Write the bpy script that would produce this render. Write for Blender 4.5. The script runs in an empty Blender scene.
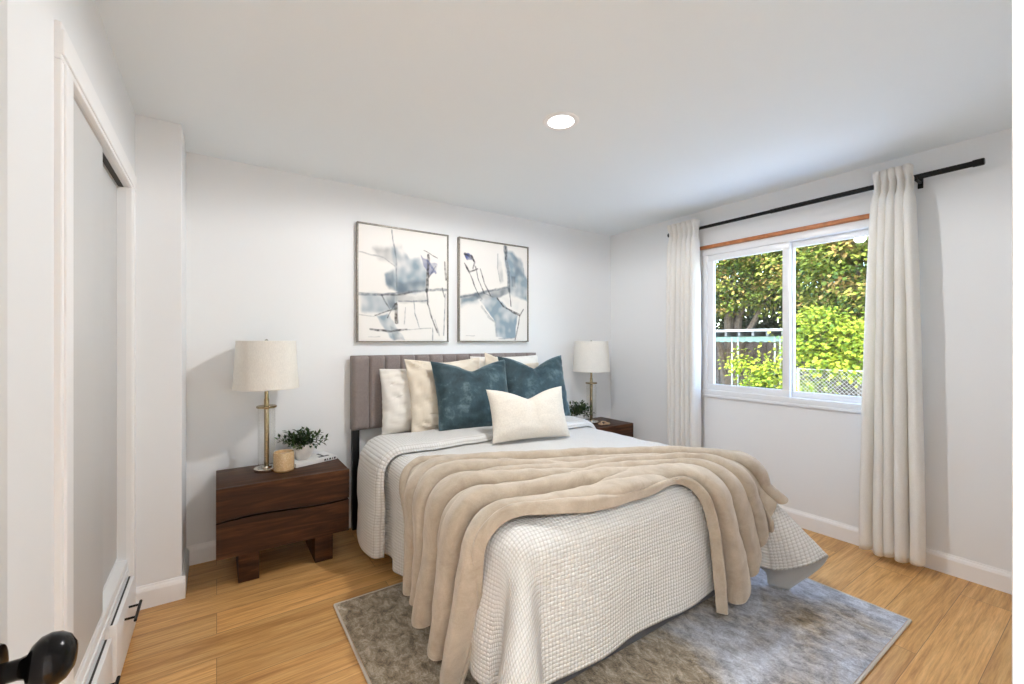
import bpy, bmesh, math, random
from math import sin, cos, pi, sqrt, exp, hypot, atan2, radians
from mathutils import Vector, Matrix, noise

C = bpy.context.scene
COL = C.collection
random.seed(7)

# ------------------------------------------------------------------ camera
cam_d = bpy.data.cameras.new('camera')
cam_d.sensor_width = 36.0
cam_d.sensor_fit = 'HORIZONTAL'
cam_d.lens = 432.6 / 1024 * 36
cam_d.clip_start = 0.02
cam = bpy.data.objects.new('camera', cam_d)
COL.objects.link(cam)
cam.location = (0, 0, 1.318)
cam.rotation_euler = (radians(90), 0, -radians(34.325))
C.camera = cam

# ------------------------------------------------------------------ view, world, sun
C.view_settings.view_transform = 'Standard'
C.view_settings.look = 'None'
C.view_settings.gamma = 1
C.view_settings.use_curve_mapping = False
C.view_settings.exposure = 0.28
C.cycles.max_bounces = 14
C.cycles.diffuse_bounces = 10
C.cycles.transparent_max_bounces = 24
C.cycles.sample_clamp_indirect = 6

W = bpy.data.worlds.new('sky')
C.world = W
W.use_nodes = True
nt = W.node_tree
sky = nt.nodes.new('ShaderNodeTexSky')
sky.sky_type = 'NISHITA'
sky.sun_disc = False
sky.sun_elevation = radians(48)
sky.sun_rotation = radians(-110)
bg = nt.nodes['Background']
nt.links.new(sky.outputs[0], bg.inputs[0])
bg.inputs[1].default_value = 2.3

sun_d = bpy.data.lights.new('sun', 'SUN')
sun_d.energy = 11.0
sun_d.angle = radians(0.6)
sun_d.color = (1.0, 0.94, 0.82)
sun = bpy.data.objects.new('sun', sun_d)
COL.objects.link(sun)
sun.rotation_euler = Vector((0.52, 0.22, -0.84)).to_track_quat('-Z', 'Y').to_euler()

CEIL_WATTS = 68
HALL_FILL_WATTS = 66

# ------------------------------------------------------------------ material helpers
class NT:
    def __init__(s, name):
        s.m = bpy.data.materials.new(name)
        s.m.use_nodes = True
        s.t = s.m.node_tree
        s.p = s.t.nodes['Principled BSDF']
        s.out = s.t.nodes['Material Output']
    def n(s, kind, **kw):
        nd = s.t.nodes.new('ShaderNode' + kind)
        for k, v in kw.items():
            if k in nd.inputs.keys() if isinstance(k, str) else False:
                nd.inputs[k].default_value = v
            else:
                setattr(nd, k, v)
        return nd
    def l(s, a, b):
        s.t.links.new(a, b)
    def coord(s, which='Object', scale=(1, 1, 1), rot=(0, 0, 0)):
        tc = s.n('TexCoord')
        mp = s.n('Mapping')
        mp.inputs['Scale'].default_value = scale
        mp.inputs['Rotation'].default_value = rot
        s.l(tc.outputs[which], mp.inputs[0])
        return mp.outputs[0]
    def noise(s, vec, scale, detail=4, rough=0.55, dist=0.0):
        nd = s.n('TexNoise')
        nd.inputs['Scale'].default_value = scale
        nd.inputs['Detail'].default_value = detail
        nd.inputs['Roughness'].default_value = rough
        nd.inputs['Distortion'].default_value = dist
        s.l(vec, nd.inputs['Vector'])
        return nd.outputs['Fac']
    def ramp(s, fac, stops, interp='LINEAR'):
        r = s.n('ValToRGB')
        r.color_ramp.interpolation = interp
        e = r.color_ramp.elements
        while len(e) < len(stops):
            e.new(0.5)
        for k, (p, c) in enumerate(stops):
            e[k].position = p
            e[k].color = tuple(c) + (1,) if len(c) == 3 else c
        s.l(fac, r.inputs[0])
        return r.outputs[0]
    def mix(s, a, b, fac, mode='MIX'):
        m = s.n('Mix')
        m.data_type = 'RGBA'
        m.blend_type = mode
        for val, idx in ((fac, 0), (a, 6), (b, 7)):
            if hasattr(val, 'is_linked'):
                s.l(val, m.inputs[idx])
            else:
                m.inputs[idx].default_value = val if idx == 0 else (tuple(val) + (1,) if len(val) == 3 else val)
        return m.outputs[2]
    def math(s, op, a, b=None):
        m = s.n('Math')
        m.operation = op
        for k, v in ((0, a), (1, b)):
            if v is None:
                continue
            if hasattr(v, 'is_linked'):
                s.l(v, m.inputs[k])
            else:
                m.inputs[k].default_value = v
        return m.outputs[0]
    def base(s, c):
        if hasattr(c, 'is_linked'):
            s.l(c, s.p.inputs['Base Color'])
        else:
            s.p.inputs['Base Color'].default_value = tuple(c) + (1,)
    def set(s, **kw):
        for k, v in kw.items():
            s.p.inputs[k.replace('_', ' ')].default_value = v
        return s
    def bump(s, h, strength=0.3, dist=0.01):
        b = s.n('Bump')
        b.inputs['Strength'].default_value = strength
        b.inputs['Distance'].default_value = dist
        s.l(h, b.inputs['Height'])
        s.l(b.outputs[0], s.p.inputs['Normal'])
        return b

def plain(name, col, rough=0.5, metal=0.0, nscale=40, nstr=0.0, var=0.0, **kw):
    t = NT(name)
    t.set(Roughness=rough, Metallic=metal)
    v = t.coord()
    if var:
        f = t.noise(v, nscale)
        t.base(t.ramp(f, [(0.3, [c * (1 - var) for c in col]), (0.7, [min(1, c * (1 + var)) for c in col])]))
    else:
        t.base(col)
    if nstr:
        t.bump(t.noise(v, nscale, 6), nstr, 0.004)
    for k, val in kw.items():
        t.p.inputs[k.replace('_', ' ')].default_value = val
    return t.m

M = {}
M['wall'] = plain('wall_paint', (0.83, 0.842, 0.85), 0.65, nscale=160, nstr=0.05)
M['ceiling'] = plain('ceiling_paint', (0.835, 0.88, 0.905), 0.8, nscale=90, nstr=0.08)
M['trim'] = plain('white_trim_paint', (0.90, 0.90, 0.90), 0.35, nscale=60, nstr=0.02)
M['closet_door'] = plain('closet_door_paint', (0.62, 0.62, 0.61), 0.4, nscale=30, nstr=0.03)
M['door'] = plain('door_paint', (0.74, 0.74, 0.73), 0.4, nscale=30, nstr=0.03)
M['vinyl'] = plain('white_vinyl', (0.83, 0.84, 0.86), 0.3)
M['black'] = plain('black_metal', (0.012, 0.012, 0.012), 0.38, 0.6)
M['bronze'] = plain('dark_bronze', (0.011, 0.010, 0.010), 0.2, 0.7)
M['brass'] = plain('antique_brass', (0.36, 0.275, 0.155), 0.22, 1.0)
M['chrome'] = plain('polished_nickel', (0.62, 0.58, 0.52), 0.15, 1.0)
M['dark'] = plain('dark_track_and_gap_shade', (0.05, 0.045, 0.04), 0.7)  # closet track colour, also used as painted shade in drawer gaps

def wood_floor():
    t = NT('oak_plank_floor')
    v = t.coord('Object')
    br = t.n('TexBrick')
    br.offset = 0.37
    br.offset_frequency = 2
    br.inputs['Scale'].default_value = 1.0
    br.inputs['Brick Width'].default_value = 1.22
    br.inputs['Row Height'].default_value = 0.182
    br.inputs['Mortar Size'].default_value = 0.0012
    br.inputs['Mortar Smooth'].default_value = 0.3
    br.inputs['Bias'].default_value = 0.0
    br.inputs['Color1'].default_value = (0, 0, 0, 1)
    br.inputs['Color2'].default_value = (1, 1, 1, 1)
    br.inputs['Mortar'].default_value = (0.5, 0.5, 0.5, 1)
    t.l(v, br.inputs['Vector'])
    # per plank shift of the grain
    sh = t.n('VectorMath'); sh.operation = 'MULTIPLY'
    t.l(br.outputs['Color'], sh.inputs[0]); sh.inputs[1].default_value = (7.3, 3.1, 5.7)
    ad = t.n('VectorMath'); ad.operation = 'ADD'
    t.l(v, ad.inputs[0]); t.l(sh.outputs[0], ad.inputs[1])
    mp = t.n('Mapping'); mp.inputs['Scale'].default_value = (0.8, 13.0, 1.0)
    t.l(ad.outputs[0], mp.inputs[0])
    g1 = t.noise(mp.outputs[0], 1.6, 6, 0.6, 1.2)
    mp2 = t.n('Mapping'); mp2.inputs['Scale'].default_value = (3.0, 60.0, 1.0)
    t.l(ad.outputs[0], mp2.inputs[0])
    g2 = t.noise(mp2.outputs[0], 2.0, 4, 0.7, 0.3)
    c = t.ramp(g1, [(0.25, (0.45, 0.215, 0.068)), (0.48, (0.72, 0.405, 0.145)), (0.72, (0.86, 0.55, 0.235))])
    c = t.mix(c, t.ramp(g2, [(0.3, (0.60, 0.52, 0.46)), (0.6, (1, 1, 1))]), 0.75, 'MULTIPLY')
    c = t.mix(c, t.ramp(br.outputs['Color'], [(0, (0.80, 0.78, 0.76)), (1, (1.12, 1.1, 1.08))]), 0.8, 'MULTIPLY')
    c = t.mix(c, (0.12, 0.06, 0.03), t.math('MULTIPLY', br.outputs['Fac'], 0.75))
    t.base(c)
    t.set(Roughness=0.36)
    t.p.inputs['Specular IOR Level'].default_value = 0.4
    t.bump(t.math('SUBTRACT', g2, t.math('MULTIPLY', br.outputs['Fac'], 2.0)), 0.12, 0.003)
    return t.m
M['floor'] = wood_floor()

def walnut(name, along=(1.2, 14, 14), dark=1.0):
    t = NT(name)
    v = t.coord('Object', along)
    g1 = t.noise(v, 1.5, 6, 0.62, 1.6)
    v2 = t.coord('Object', (along[0] * 3, along[1] * 6, along[2] * 6))
    g2 = t.noise(v2, 1.5, 3, 0.6)
    c = t.ramp(g1, [(0.28, [x * dark for x in (0.022, 0.008, 0.004)]), (0.5, [x * dark for x in (0.062, 0.023, 0.0095)]),
                    (0.72, [x * dark for x in (0.135, 0.055, 0.022)])])
    c = t.mix(c, t.ramp(g2, [(0.3, (0.6, 0.58, 0.55)), (0.7, (1.1, 1.1, 1.1))]), 0.6, 'MULTIPLY')
    t.base(c)
    t.set(Roughness=0.48)
    t.p.inputs['Specular IOR Level'].default_value = 0.28
    t.bump(g2, 0.15, 0.002)
    return t.m
M['walnut'] = walnut('walnut_wood')

def weave(name, col, scale=500, var=0.18, rough=0.9, bump=0.25, sheen=0.2, mottled=6, along=(1, 1, 1)):
    t = NT(name)
    v = t.coord('Object', along)
    f = t.noise(v, scale, 2, 0.6)
    g = t.noise(v, mottled, 4, 0.6)
    c = t.ramp(f, [(0.3, [x * (1 - var) for x in col]), (0.7, [min(1, x * (1 + var)) for x in col])])
    c = t.mix(c, t.ramp(g, [(0.3, (0.93, 0.93, 0.93)), (0.7, (1.04, 1.04, 1.04))]), 0.7, 'MULTIPLY')
    t.base(c)
    t.set(Roughness=rough, Sheen_Weight=sheen, Sheen_Roughness=0.5)
    t.bump(f, bump, 0.002)
    return t.m
M['headboard'] = weave('taupe_linen', (0.235, 0.198, 0.187), 220, 0.22)
M['base'] = weave('slate_fabric', (0.085, 0.09, 0.105), 300, 0.15)
M['sheet'] = weave('white_sheet', (0.78, 0.75, 0.70), 300, 0.02, 0.85, 0.05, 0.1)
M['white_pillow'] = weave('white_cotton', (0.83, 0.80, 0.745), 260, 0.03, 0.85, 0.1)
M['cream_pillow'] = weave('cream_cotton', (0.74, 0.655, 0.535), 300, 0.04, 0.85, 0.1)
M['boucle'] = weave('ivory_boucle', (0.72, 0.665, 0.58), 120, 0.07, 0.95, 0.6)
M['curtain'] = weave('cream_linen_curtain', (0.91, 0.90, 0.875), 380, 0.05, 0.9, 0.15, 0.1, 4, (1, 1, 0.25))
def sheer(m, f, col):
    t = m.node_tree
    out = t.nodes['Material Output']; pr = t.nodes['Principled BSDF']
    tl = t.nodes.new('ShaderNodeBsdfTranslucent'); tl.inputs[0].default_value = tuple(col) + (1,)
    mx = t.nodes.new('ShaderNodeMixShader'); mx.inputs[0].default_value = f
    t.links.new(pr.outputs[0], mx.inputs[1]); t.links.new(tl.outputs[0], mx.inputs[2]); t.links.new(mx.outputs[0], out.inputs[0])
sheer(M['curtain'], 0.22, (0.90, 0.82, 0.68))
M['shade'] = weave('linen_lampshade', (0.80, 0.765, 0.70), 260, 0.06, 0.9, 0.15, 0.0, 5, (1, 1, 0.3))
M['lining'] = weave('grey_lining', (0.60, 0.60, 0.58), 300, 0.03, 0.9, 0.05)

def velvet():
    t = NT('teal_velvet')
    v = t.coord()
    f = t.noise(v, 7.0, 8, 0.7, 0.25)
    g = t.noise(v, 300, 2)
    c = t.ramp(f, [(0.38, (0.012, 0.032, 0.042)), (0.54, (0.030, 0.066, 0.080)), (0.70, (0.14, 0.20, 0.22))])
    t.base(c)
    t.set(Roughness=0.7, Sheen_Weight=0.7, Sheen_Roughness=0.35)
    t.p.inputs['Sheen Tint'].default_value = (0.62, 0.78, 0.84, 1)
    t.bump(t.math('ADD', f, t.math('MULTIPLY', g, 0.2)), 0.25, 0.004)
    return t.m
M['velvet'] = velvet()

def waffle():
    t = NT('ivory_waffle_weave')
    tc = t.n('TexCoord')
    sp = t.n('SeparateXYZ')
    t.l(tc.outputs['UV'], sp.inputs[0])
    k = 2 * pi / 0.0150
    sx = t.math('ABSOLUTE', t.math('SINE', t.math('MULTIPLY', sp.outputs[0], k / 2)))
    sy = t.math('ABSOLUTE', t.math('SINE', t.math('MULTIPLY', sp.outputs[1], k / 2)))
    h = t.math('POWER', t.math('MULTIPLY', sx, sy), 0.6)
    c = t.ramp(h, [(0.0, (0.52, 0.495, 0.455)), (0.6, (0.755, 0.745, 0.72))])
    t.base(c)
    t.set(Roughness=0.9, Sheen_Weight=0.15)
    t.bump(h, 0.75, 0.006)
    return t.m
M['waffle'] = waffle()

def plush():
    t = NT('beige_plush')
    v = t.coord('Object')
    f = t.noise(v, 9, 6, 0.7, 0.6)
    g = t.noise(v, 260, 3, 0.7)
    c = t.ramp(f, [(0.3, (0.36, 0.29, 0.215)), (0.68, (0.52, 0.44, 0.345))])
    c = t.mix(c, t.ramp(g, [(0.3, (0.86, 0.86, 0.86)), (0.7, (1.06, 1.06, 1.06))]), 0.8, 'MULTIPLY')
    t.base(c)
    t.set(Roughness=0.95, Sheen_Weight=0.6, Sheen_Roughness=0.5)
    t.p.inputs['Sheen Tint'].default_value = (1.0, 0.93, 0.84, 1)
    t.bump(t.math('ADD', g, t.math('MULTIPLY', f, 1.5)), 0.35, 0.005)
    return t.m
M['plush'] = plush()

def rug_mat():
    t = NT('distressed_rug_pile')
    v = t.coord('Object')
    big = t.noise(v, 1.3, 5, 0.6, 0.6)
    v2 = t.coord('Object', (1.6, 1.0, 1))
    mid = t.noise(v2, 15, 10, 0.8, 0.5)
    sp = t.n('SeparateXYZ'); t.l(v, sp.inputs[0])
    fine = t.noise(v, 150, 3, 0.7)
    a = t.ramp(mid, [(0.38, (0.12, 0.082, 0.042)), (0.5, (0.37, 0.29, 0.185)), (0.62, (0.66, 0.57, 0.45))])
    b = t.ramp(mid, [(0.38, (0.30, 0.31, 0.34)), (0.5, (0.53, 0.55, 0.61)), (0.62, (0.76, 0.79, 0.85))])
    # cool window light painted in towards the right end, mixed with worn patches
    end = t.math('ADD', big, t.math('MULTIPLY', sp.outputs[0], 0.22))
    c = t.mix(a, b, t.ramp(end, [(0.54, (0, 0, 0)), (0.68, (1, 1, 1))]))
    c = t.mix(c, t.ramp(fine, [(0.3, (0.68, 0.68, 0.68)), (0.7, (1.2, 1.2, 1.2))]), 0.85, 'MULTIPLY')
    t.base(c)
    t.set(Roughness=0.95, Sheen_Weight=0.3)
    t.bump(fine, 0.6, 0.01)
    return t.m
M['rug'] = rug_mat()
M['rug_edge'] = weave('rug_binding', (0.62, 0.55, 0.46), 400, 0.1)

def glass(name, tint=(1, 1, 1), gloss=1.0):
    t = NT(name)
    tr = t.n('BsdfTransparent'); tr.inputs[0].default_value = tuple(tint) + (1,)
    gl = t.n('BsdfGlossy'); gl.inputs['Roughness'].default_value = 0.02
    lw = t.n('LayerWeight'); lw.inputs[0].default_value = 0.5
    mx = t.n('MixShader')
    t.l(t.math('ADD', t.math('MULTIPLY', t.math('POWER', lw.outputs['Facing'], 4.0), 0.55 * gloss), 0.035), mx.inputs[0])
    t.l(tr.outputs[0], mx.inputs[1]); t.l(gl.outputs[0], mx.inputs[2])
    t.l(mx.outputs[0], t.out.inputs[0])
    return t.m
M['pane'] = glass('window_glass', (0.97, 0.985, 0.98), 0.7)
M['lamp_glass'] = glass('clear_lamp_glass', (0.985, 0.985, 0.98), 0.55)

def amber():
    t = NT('amber_speckled_glass')
    v = t.coord()
    vo = t.n('TexVoronoi'); vo.inputs['Scale'].default_value = 130
    t.l(v, vo.inputs['Vector'])
    c = t.ramp(vo.outputs['Distance'], [(0.1, (0.78, 0.60, 0.38)), (0.5, (0.62, 0.42, 0.22))])
    t.base(c)
    t.set(Roughness=0.15, Subsurface_Weight=0.3)
    t.p.inputs['Subsurface Radius'].default_value = (0.05, 0.03, 0.015)
    t.p.inputs['Coat Weight'].default_value = 0.6
    return t.m
M['amber'] = amber()
M['wax'] = plain('candle_wax', (0.85, 0.74, 0.58), 0.5, Subsurface_Weight=0.3)
M['amber_foot'] = plain('dark_amber_glass', (0.30, 0.17, 0.07), 0.15)
M['ceramic'] = plain('white_ceramic', (0.78, 0.76, 0.73), 0.35, nscale=30, var=0.04)
M['book'] = plain('white_book_cover', (0.80, 0.80, 0.79), 0.4)
M['pages'] = plain('book_pages', (0.80, 0.77, 0.70), 0.8)
M['print'] = plain('book_print', (0.035, 0.035, 0.04), 0.5)
M['tan'] = plain('light_wood', (0.46, 0.31, 0.19), 0.5, nscale=30, var=0.15)
M['canvas'] = None
M['silver_frame'] = plain('champagne_silver_frame', (0.30, 0.275, 0.24), 0.40, 0.6, nscale=90, var=0.3)
M['copper_wood'] = plain('orange_stained_wood', (0.47, 0.17, 0.055), 0.45, nscale=25, var=0.25)

def emis(name, col, s):
    t = NT(name)
    e = t.n('Emission'); e.inputs[0].default_value = tuple(col) + (1,); e.inputs[1].default_value = s
    t.l(e.outputs[0], t.out.inputs[0])
    return t.m
M['led'] = emis('lit_led_lens', (1.0, 0.93, 0.84), 6.0)

def leaf_mat(name, stops, trans=0.22, nscale=1.2):
    t = NT(name)
    at = t.n('Attribute'); at.attribute_name = 'tint'
    c = t.ramp(at.outputs['Fac'], stops)
    t.base(c)
    t.set(Roughness=0.6)
    t.p.inputs['Specular IOR Level'].default_value = 0.15
    tl = t.n('BsdfTranslucent')
    t.l(c, tl.inputs[0])
    mx = t.n('MixShader'); mx.inputs[0].default_value = trans
    t.l(t.p.outputs[0], mx.inputs[1]); t.l(tl.outputs[0], mx.inputs[2])
    t.l(mx.outputs[0], t.out.inputs[0])
    return t.m
M['leaf_maple'] = leaf_mat('maple_leaves', [(0.0, (0.018, 0.038, 0.005)), (0.5, (0.105, 0.135, 0.014)), (0.85, (0.23, 0.215, 0.042)), (1.0, (0.28, 0.175, 0.055))])
M['leaf_bright'] = leaf_mat('bright_leaves', [(0.0, (0.05, 0.10, 0.010)), (0.5, (0.15, 0.195, 0.012)), (1.0, (0.31, 0.33, 0.03))])
M['leaf_shade'] = leaf_mat('shade_toned_leaves', [(0.0, (0.010, 0.022, 0.005)), (0.6, (0.030, 0.050, 0.010)), (1.0, (0.09, 0.11, 0.02))])  # deep shade among the back trees put into the leaf colour
M['leaf_house'] = leaf_mat('houseplant_leaves', [(0.0, (0.022, 0.045, 0.018)), (0.6, (0.05, 0.09, 0.035)), (1.0, (0.17, 0.21, 0.09))], 0.15)
M['bark'] = plain('grey_bark', (0.10, 0.075, 0.055), 0.9, nscale=12, nstr=0.6, var=0.3)
M['grass'] = plain('lawn', (0.075, 0.072, 0.04), 0.95, nscale=8, nstr=0.5, var=0.4)
M['bounce_slab'] = plain('pale_bounce_slab', (0.62, 0.61, 0.59), 0.9, nscale=5, var=0.08)
M['mint'] = plain('mint_green_paint', (0.10, 0.165, 0.125), 0.6, nscale=6, var=0.08)
M['pale_metal'] = plain('pale_painted_steel', (0.17, 0.18, 0.175), 0.5)
M['galv'] = plain('galvanised_wire', (0.45, 0.44, 0.42), 0.4, 0.7)
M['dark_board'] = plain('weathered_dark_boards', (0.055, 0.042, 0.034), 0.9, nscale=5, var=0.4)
M['dark_beam'] = plain('dark_rafter', (0.05, 0.055, 0.055), 0.7)  # one even dark tone for the rafters

# ------------------------------------------------------------------ geometry helpers
def bx(bm, c, s, bev=0.0, seg=2, rz=0.0):
    """box centred at c with full sizes s"""
    r = bmesh.ops.create_cube(bm, size=1.0)
    vs = r['verts']
    mat = Matrix.Translation(c) @ Matrix.Rotation(rz, 4, 'Z') @ Matrix.Diagonal((s[0], s[1], s[2], 1))
    bmesh.ops.transform(bm, matrix=mat, verts=vs)
    if bev:
        es = set()
        for v in vs:
            es.update(v.link_edges)
        bmesh.ops.bevel(bm, geom=list(es), offset=bev, segments=seg, profile=0.5, affect='EDGES')
    return bm

def bb(bm, x0, x1, y0, y1, z0, z1, bev=0.0, seg=2):
    return bx(bm, ((x0 + x1) / 2, (y0 + y1) / 2, (z0 + z1) / 2), (abs(x1 - x0), abs(y1 - y0), abs(z1 - z0)), bev, seg)

def lathe(bm, prof, seg=32, c=(0, 0, 0), axis='Z'):
    rings = []
    for r, z in prof:
        ring = []
        if r < 1e-6:
            ring = [None]
        for k in range(seg if r >= 1e-6 else 1):
            a = 2 * pi * k / seg
            p = Vector((r * cos(a), r * sin(a), z))
            if axis == 'X':
                p = Vector((p.z, p.x, p.y))
            elif axis == 'Y':
                p = Vector((p.y, p.z, p.x))
            v = bm.verts.new(p + Vector(c))
            if r < 1e-6:
                ring = [v]
            else:
                ring.append(v)
        rings.append(ring)
    for a, b in zip(rings, rings[1:]):
        for k in range(seg):
            k2 = (k + 1) % seg
            if len(a) == 1 and len(b) == 1:
                continue
            if len(a) == 1:
                bm.faces.new((a[0], b[k2], b[k]))
            elif len(b) == 1:
                bm.faces.new((a[k], a[k2], b[0]))
            else:
                bm.faces.new((a[k], a[k2], b[k2], b[k]))
    return bm

def tube(bm, pts, r, seg=8, cap=True):
    pts = [Vector(p) for p in pts]
    rings = []
    up = None
    for i, p in enumerate(pts):
        d = (pts[min(i + 1, len(pts) - 1)] - pts[max(i - 1, 0)]).normalized()
        if up is None:
            up = Vector((0, 0, 1)) if abs(d.z) < 0.9 else Vector((1, 0, 0))
        a = d.cross(up).normalized()
        b = d.cross(a).normalized()
        up = -b if False else up
        rr = r[i] if isinstance(r, (list, tuple)) else r
        rings.append([bm.verts.new(p + a * rr * cos(2 * pi * k / seg) + b * rr * sin(2 * pi * k / seg)) for k in range(seg)])
    for A, B in zip(rings, rings[1:]):
        for k in range(seg):
            bm.faces.new((A[k], A[(k + 1) % seg], B[(k + 1) % seg], B[k]))
    if cap:
        bm.faces.new(rings[0][::-1]); bm.faces.new(rings[-1])
    return bm

def grid(bm, fn, nu, nv, uv=None, closed_u=False):
    uvl = bm.loops.layers.uv.verify() if uv else None
    V = [[bm.verts.new(fn(i / nu, j / nv)) for j in range(nv + 1)] for i in range(nu + 1)]
    for i in range(nu):
        for j in range(nv):
            f = bm.faces.new((V[i][j], V[i + 1][j], V[i + 1][j + 1], V[i][j + 1]))
            if uv:
                for lp, (a, b) in zip(f.loops, ((i, j), (i + 1, j), (i + 1, j + 1), (i, j + 1))):
                    lp[uvl].uv = uv(a / nu, b / nv)
    return V

def obj(name, bm, mat, parent=None, loc=(0, 0, 0), rotz=0.0, smooth=True, angle=35, recalc=True):
    if recalc:
        bmesh.ops.recalc_face_normals(bm, faces=bm.faces[:])
    if smooth:
        for f in bm.faces:
            f.smooth = True
        lim = radians(angle)
        for e in bm.edges:
            if len(e.link_faces) == 2 and e.calc_face_angle(0) > lim:
                e.smooth = False
    me = bpy.data.meshes.new(name)
    bm.to_mesh(me)
    bm.free()
    for m in (mat if isinstance(mat, (list, tuple)) else [mat]):
        me.materials.append(m)
    o = bpy.data.objects.new(name, me)
    COL.objects.link(o)
    o.location = loc
    o.rotation_euler = (0, 0, rotz)
    if parent:
        o.parent = parent
    return o

def tag(o, label, cat, group=None):
    o['label'] = label
    o['category'] = cat
    if group:
        o['group'] = group
    return o

def thing(name, label, cat, loc=(0, 0, 0), rotz=0.0, group=None):
    o = bpy.data.objects.new(name, None)
    o.empty_display_size = 0.1
    COL.objects.link(o)
    o.location = loc
    o.rotation_euler = (0, 0, rotz)
    return tag(o, label, cat, group)

def struct(name, bm, mat, parent=None, **kw):
    o = obj(name, bm, mat, parent, smooth=kw.pop('smooth', False), **kw)
    if not parent:
        o['kind'] = 'structure'
    return o

def dup(root, label, loc, rotz=None, group=None):
    r = root.copy(); COL.objects.link(r)
    r.location = loc
    if rotz is not None:
        r.rotation_euler = (0, 0, rotz)
    r['label'] = label
    if group:
        r['group'] = group
    for ch in list(root.children):
        c = ch.copy(); COL.objects.link(c); c.parent = r
        for g in list(ch.children):
            d = g.copy(); COL.objects.link(d); d.parent = c
    return r

def N(x, y, z=0.0):
    return noise.noise(Vector((x, y, z)))

def new():
    return bmesh.new()

# ------------------------------------------------------------------ room shell
YB, XR, XC, YP, XP, H = 3.189, 3.441, -0.331, 2.80, -0.148, 2.44
CY0, CY1, CZ0, CZ1 = 1.61, 2.60, 0.30, 2.02       # closet opening
WY0, WY1, WZ0, WZ1 = 0.81, 2.14, 0.875, 2.095      # window opening
DX0, DX1, YN = -0.25, 0.505, 0.045                   # doorway the photo was taken from

struct('floor', bb(new(), -1.4, 3.6, -1.7, 3.4, -0.12, 0.0), M['floor'])
struct('ceiling', bb(new(), -1.4, 3.62, -1.7, 3.4, H, H + 0.16), M['ceiling'])
struct('wall_back', bb(new(), -1.3, 3.62, YB, YB + 0.14, 0, H), M['wall'])
bm = new()
bb(bm, XR, XR + 0.10, -0.08, WY0, 0, H); bb(bm, XR, XR + 0.10, WY1, YB, 0, H)
bb(bm, XR, XR + 0.10, WY0, WY1, 0, WZ0); bb(bm, XR, XR + 0.10, WY0, WY1, WZ1, H)
struct('wall_right', bm, M['wall'])
bm = new()
bb(bm, XC - 0.11, XC, YN - 0.12, CY0, 0, H); bb(bm, XC - 0.11, XC, CY1, YP, 0, H)
bb(bm, XC - 0.11, XC, CY0, CY1, CZ1, H)
struct('wall_left', bm, M['wall'])
struct('wall_left_return', bb(new(), -1.3, XP, YP, YB, 0, H, 0.004), M['wall'])
bm = new()
bb(bm, XC - 0.7, DX0, YN - 0.12, YN, 0, H); bb(bm, DX1, XR, YN - 0.12, YN, 0, H); bb(bm, DX0, DX1, YN - 0.12, YN, 2.06, H)
struct('wall_front', bm, M['wall'])
bm = new()
bb(bm, -1.05, -0.95, YN, YP, 0, H)
struct('wall_closet', bm, M['wall'])
bm = new()
bb(bm, -1.3, 1.4, -1.6, -1.48, 0, H); bb(bm, -1.3, -1.2, -1.48, YN - 0.12, 0, H); bb(bm, 1.3, 1.4, -1.48, YN - 0.12, 0, H)
struct('wall_hall', bm, M['wall'])

# baseboards: an eased profile swept along each wall
def baseboard(name, a, b, nrm):
    bm = new()
    prof = [(0, 0), (0.015, 0), (0.015, 0.085), (0.011, 0.098), (0.006, 0.104), (0.004, 0.112), (0, 0.112)]
    A = [bm.verts.new((a[0] + nrm[0] * p, a[1] + nrm[1] * p, z)) for p, z in prof]
    B = [bm.verts.new((b[0] + nrm[0] * p, b[1] + nrm[1] * p, z)) for p, z in prof]
    n = len(prof)
    for k in range(n):
        bm.faces.new((A[k], A[(k + 1) % n], B[(k + 1) % n], B[k]))
    bm.faces.new(A[::-1]); bm.faces.new(B)
    struct(name, bm, M['trim'])
baseboard('baseboard_back', (XP, YB), (XR, YB), (0, -1))
baseboard('baseboard_right', (XR, YN), (XR, YB), (-1, 0))
baseboard('baseboard_left_return', (XC, YP), (XP + 0.015, YP), (0, -1))
baseboard('baseboard_left_return_side', (XP, YP + 0.0005), (XP, YB - 0.016), (1, 0))
baseboard('baseboard_left', (XC, YN), (XC, CY0 - 0.094), (1, 0))
baseboard('baseboard_front', (DX1 + 0.08, YN), (XR, YN), (0, 1))

# closet casing
bm = new()
def casing_piece(bm, y0, y1, z0, z1, vertical, inner_low):
    """stepped casing strip on the closet wall"""
    steps = [(0.0, 1.0, 0.014), (0.12, 0.80, 0.019)] if inner_low else [(0.0, 1.0, 0.014), (0.20, 0.88, 0.019)]
    for a, b, t in steps:
        if vertical:
            bb(bm, XC - 0.01, XC + t, y0 + (y1 - y0) * a, y0 + (y1 - y0) * b, z0, z1, 0.003)
        else:
            bb(bm, XC - 0.01, XC + t, y0 - (t - 0.014) * 0.1, y1 + (t - 0.014) * 0.1, z0 + (z1 - z0) * a, z0 + (z1 - z0) * b, 0.003)
casing_piece(bm, CY0 - 0.093, CY0, 0.0, CZ1 - 0.0005, True, False)
casing_piece(bm, CY1, CY1 + 0.085, 0.0, CZ1 - 0.0005, True, True)
casing_piece(bm, CY0 - 0.093, CY1 + 0.085, CZ1, CZ1 + 0.095, False, True)
struct('trim_closet', bm, M['trim'])
# door casing at the doorway beside the camera
bm = new()
bb(bm, DX1 + 0.006, DX1 + 0.075, YN, YN + 0.014, 0, 2.13, 0.003)
bb(bm, DX1 + 0.0, DX1 + 0.02, YN - 0.13, YN + 0.004, 0, 2.06, 0.002)
bb(bm, DX0, DX1 + 0.075, YN, YN + 0.014, 2.065, 2.13, 0.003)
struct('trim_doorway', bm, M['trim'])

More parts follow.
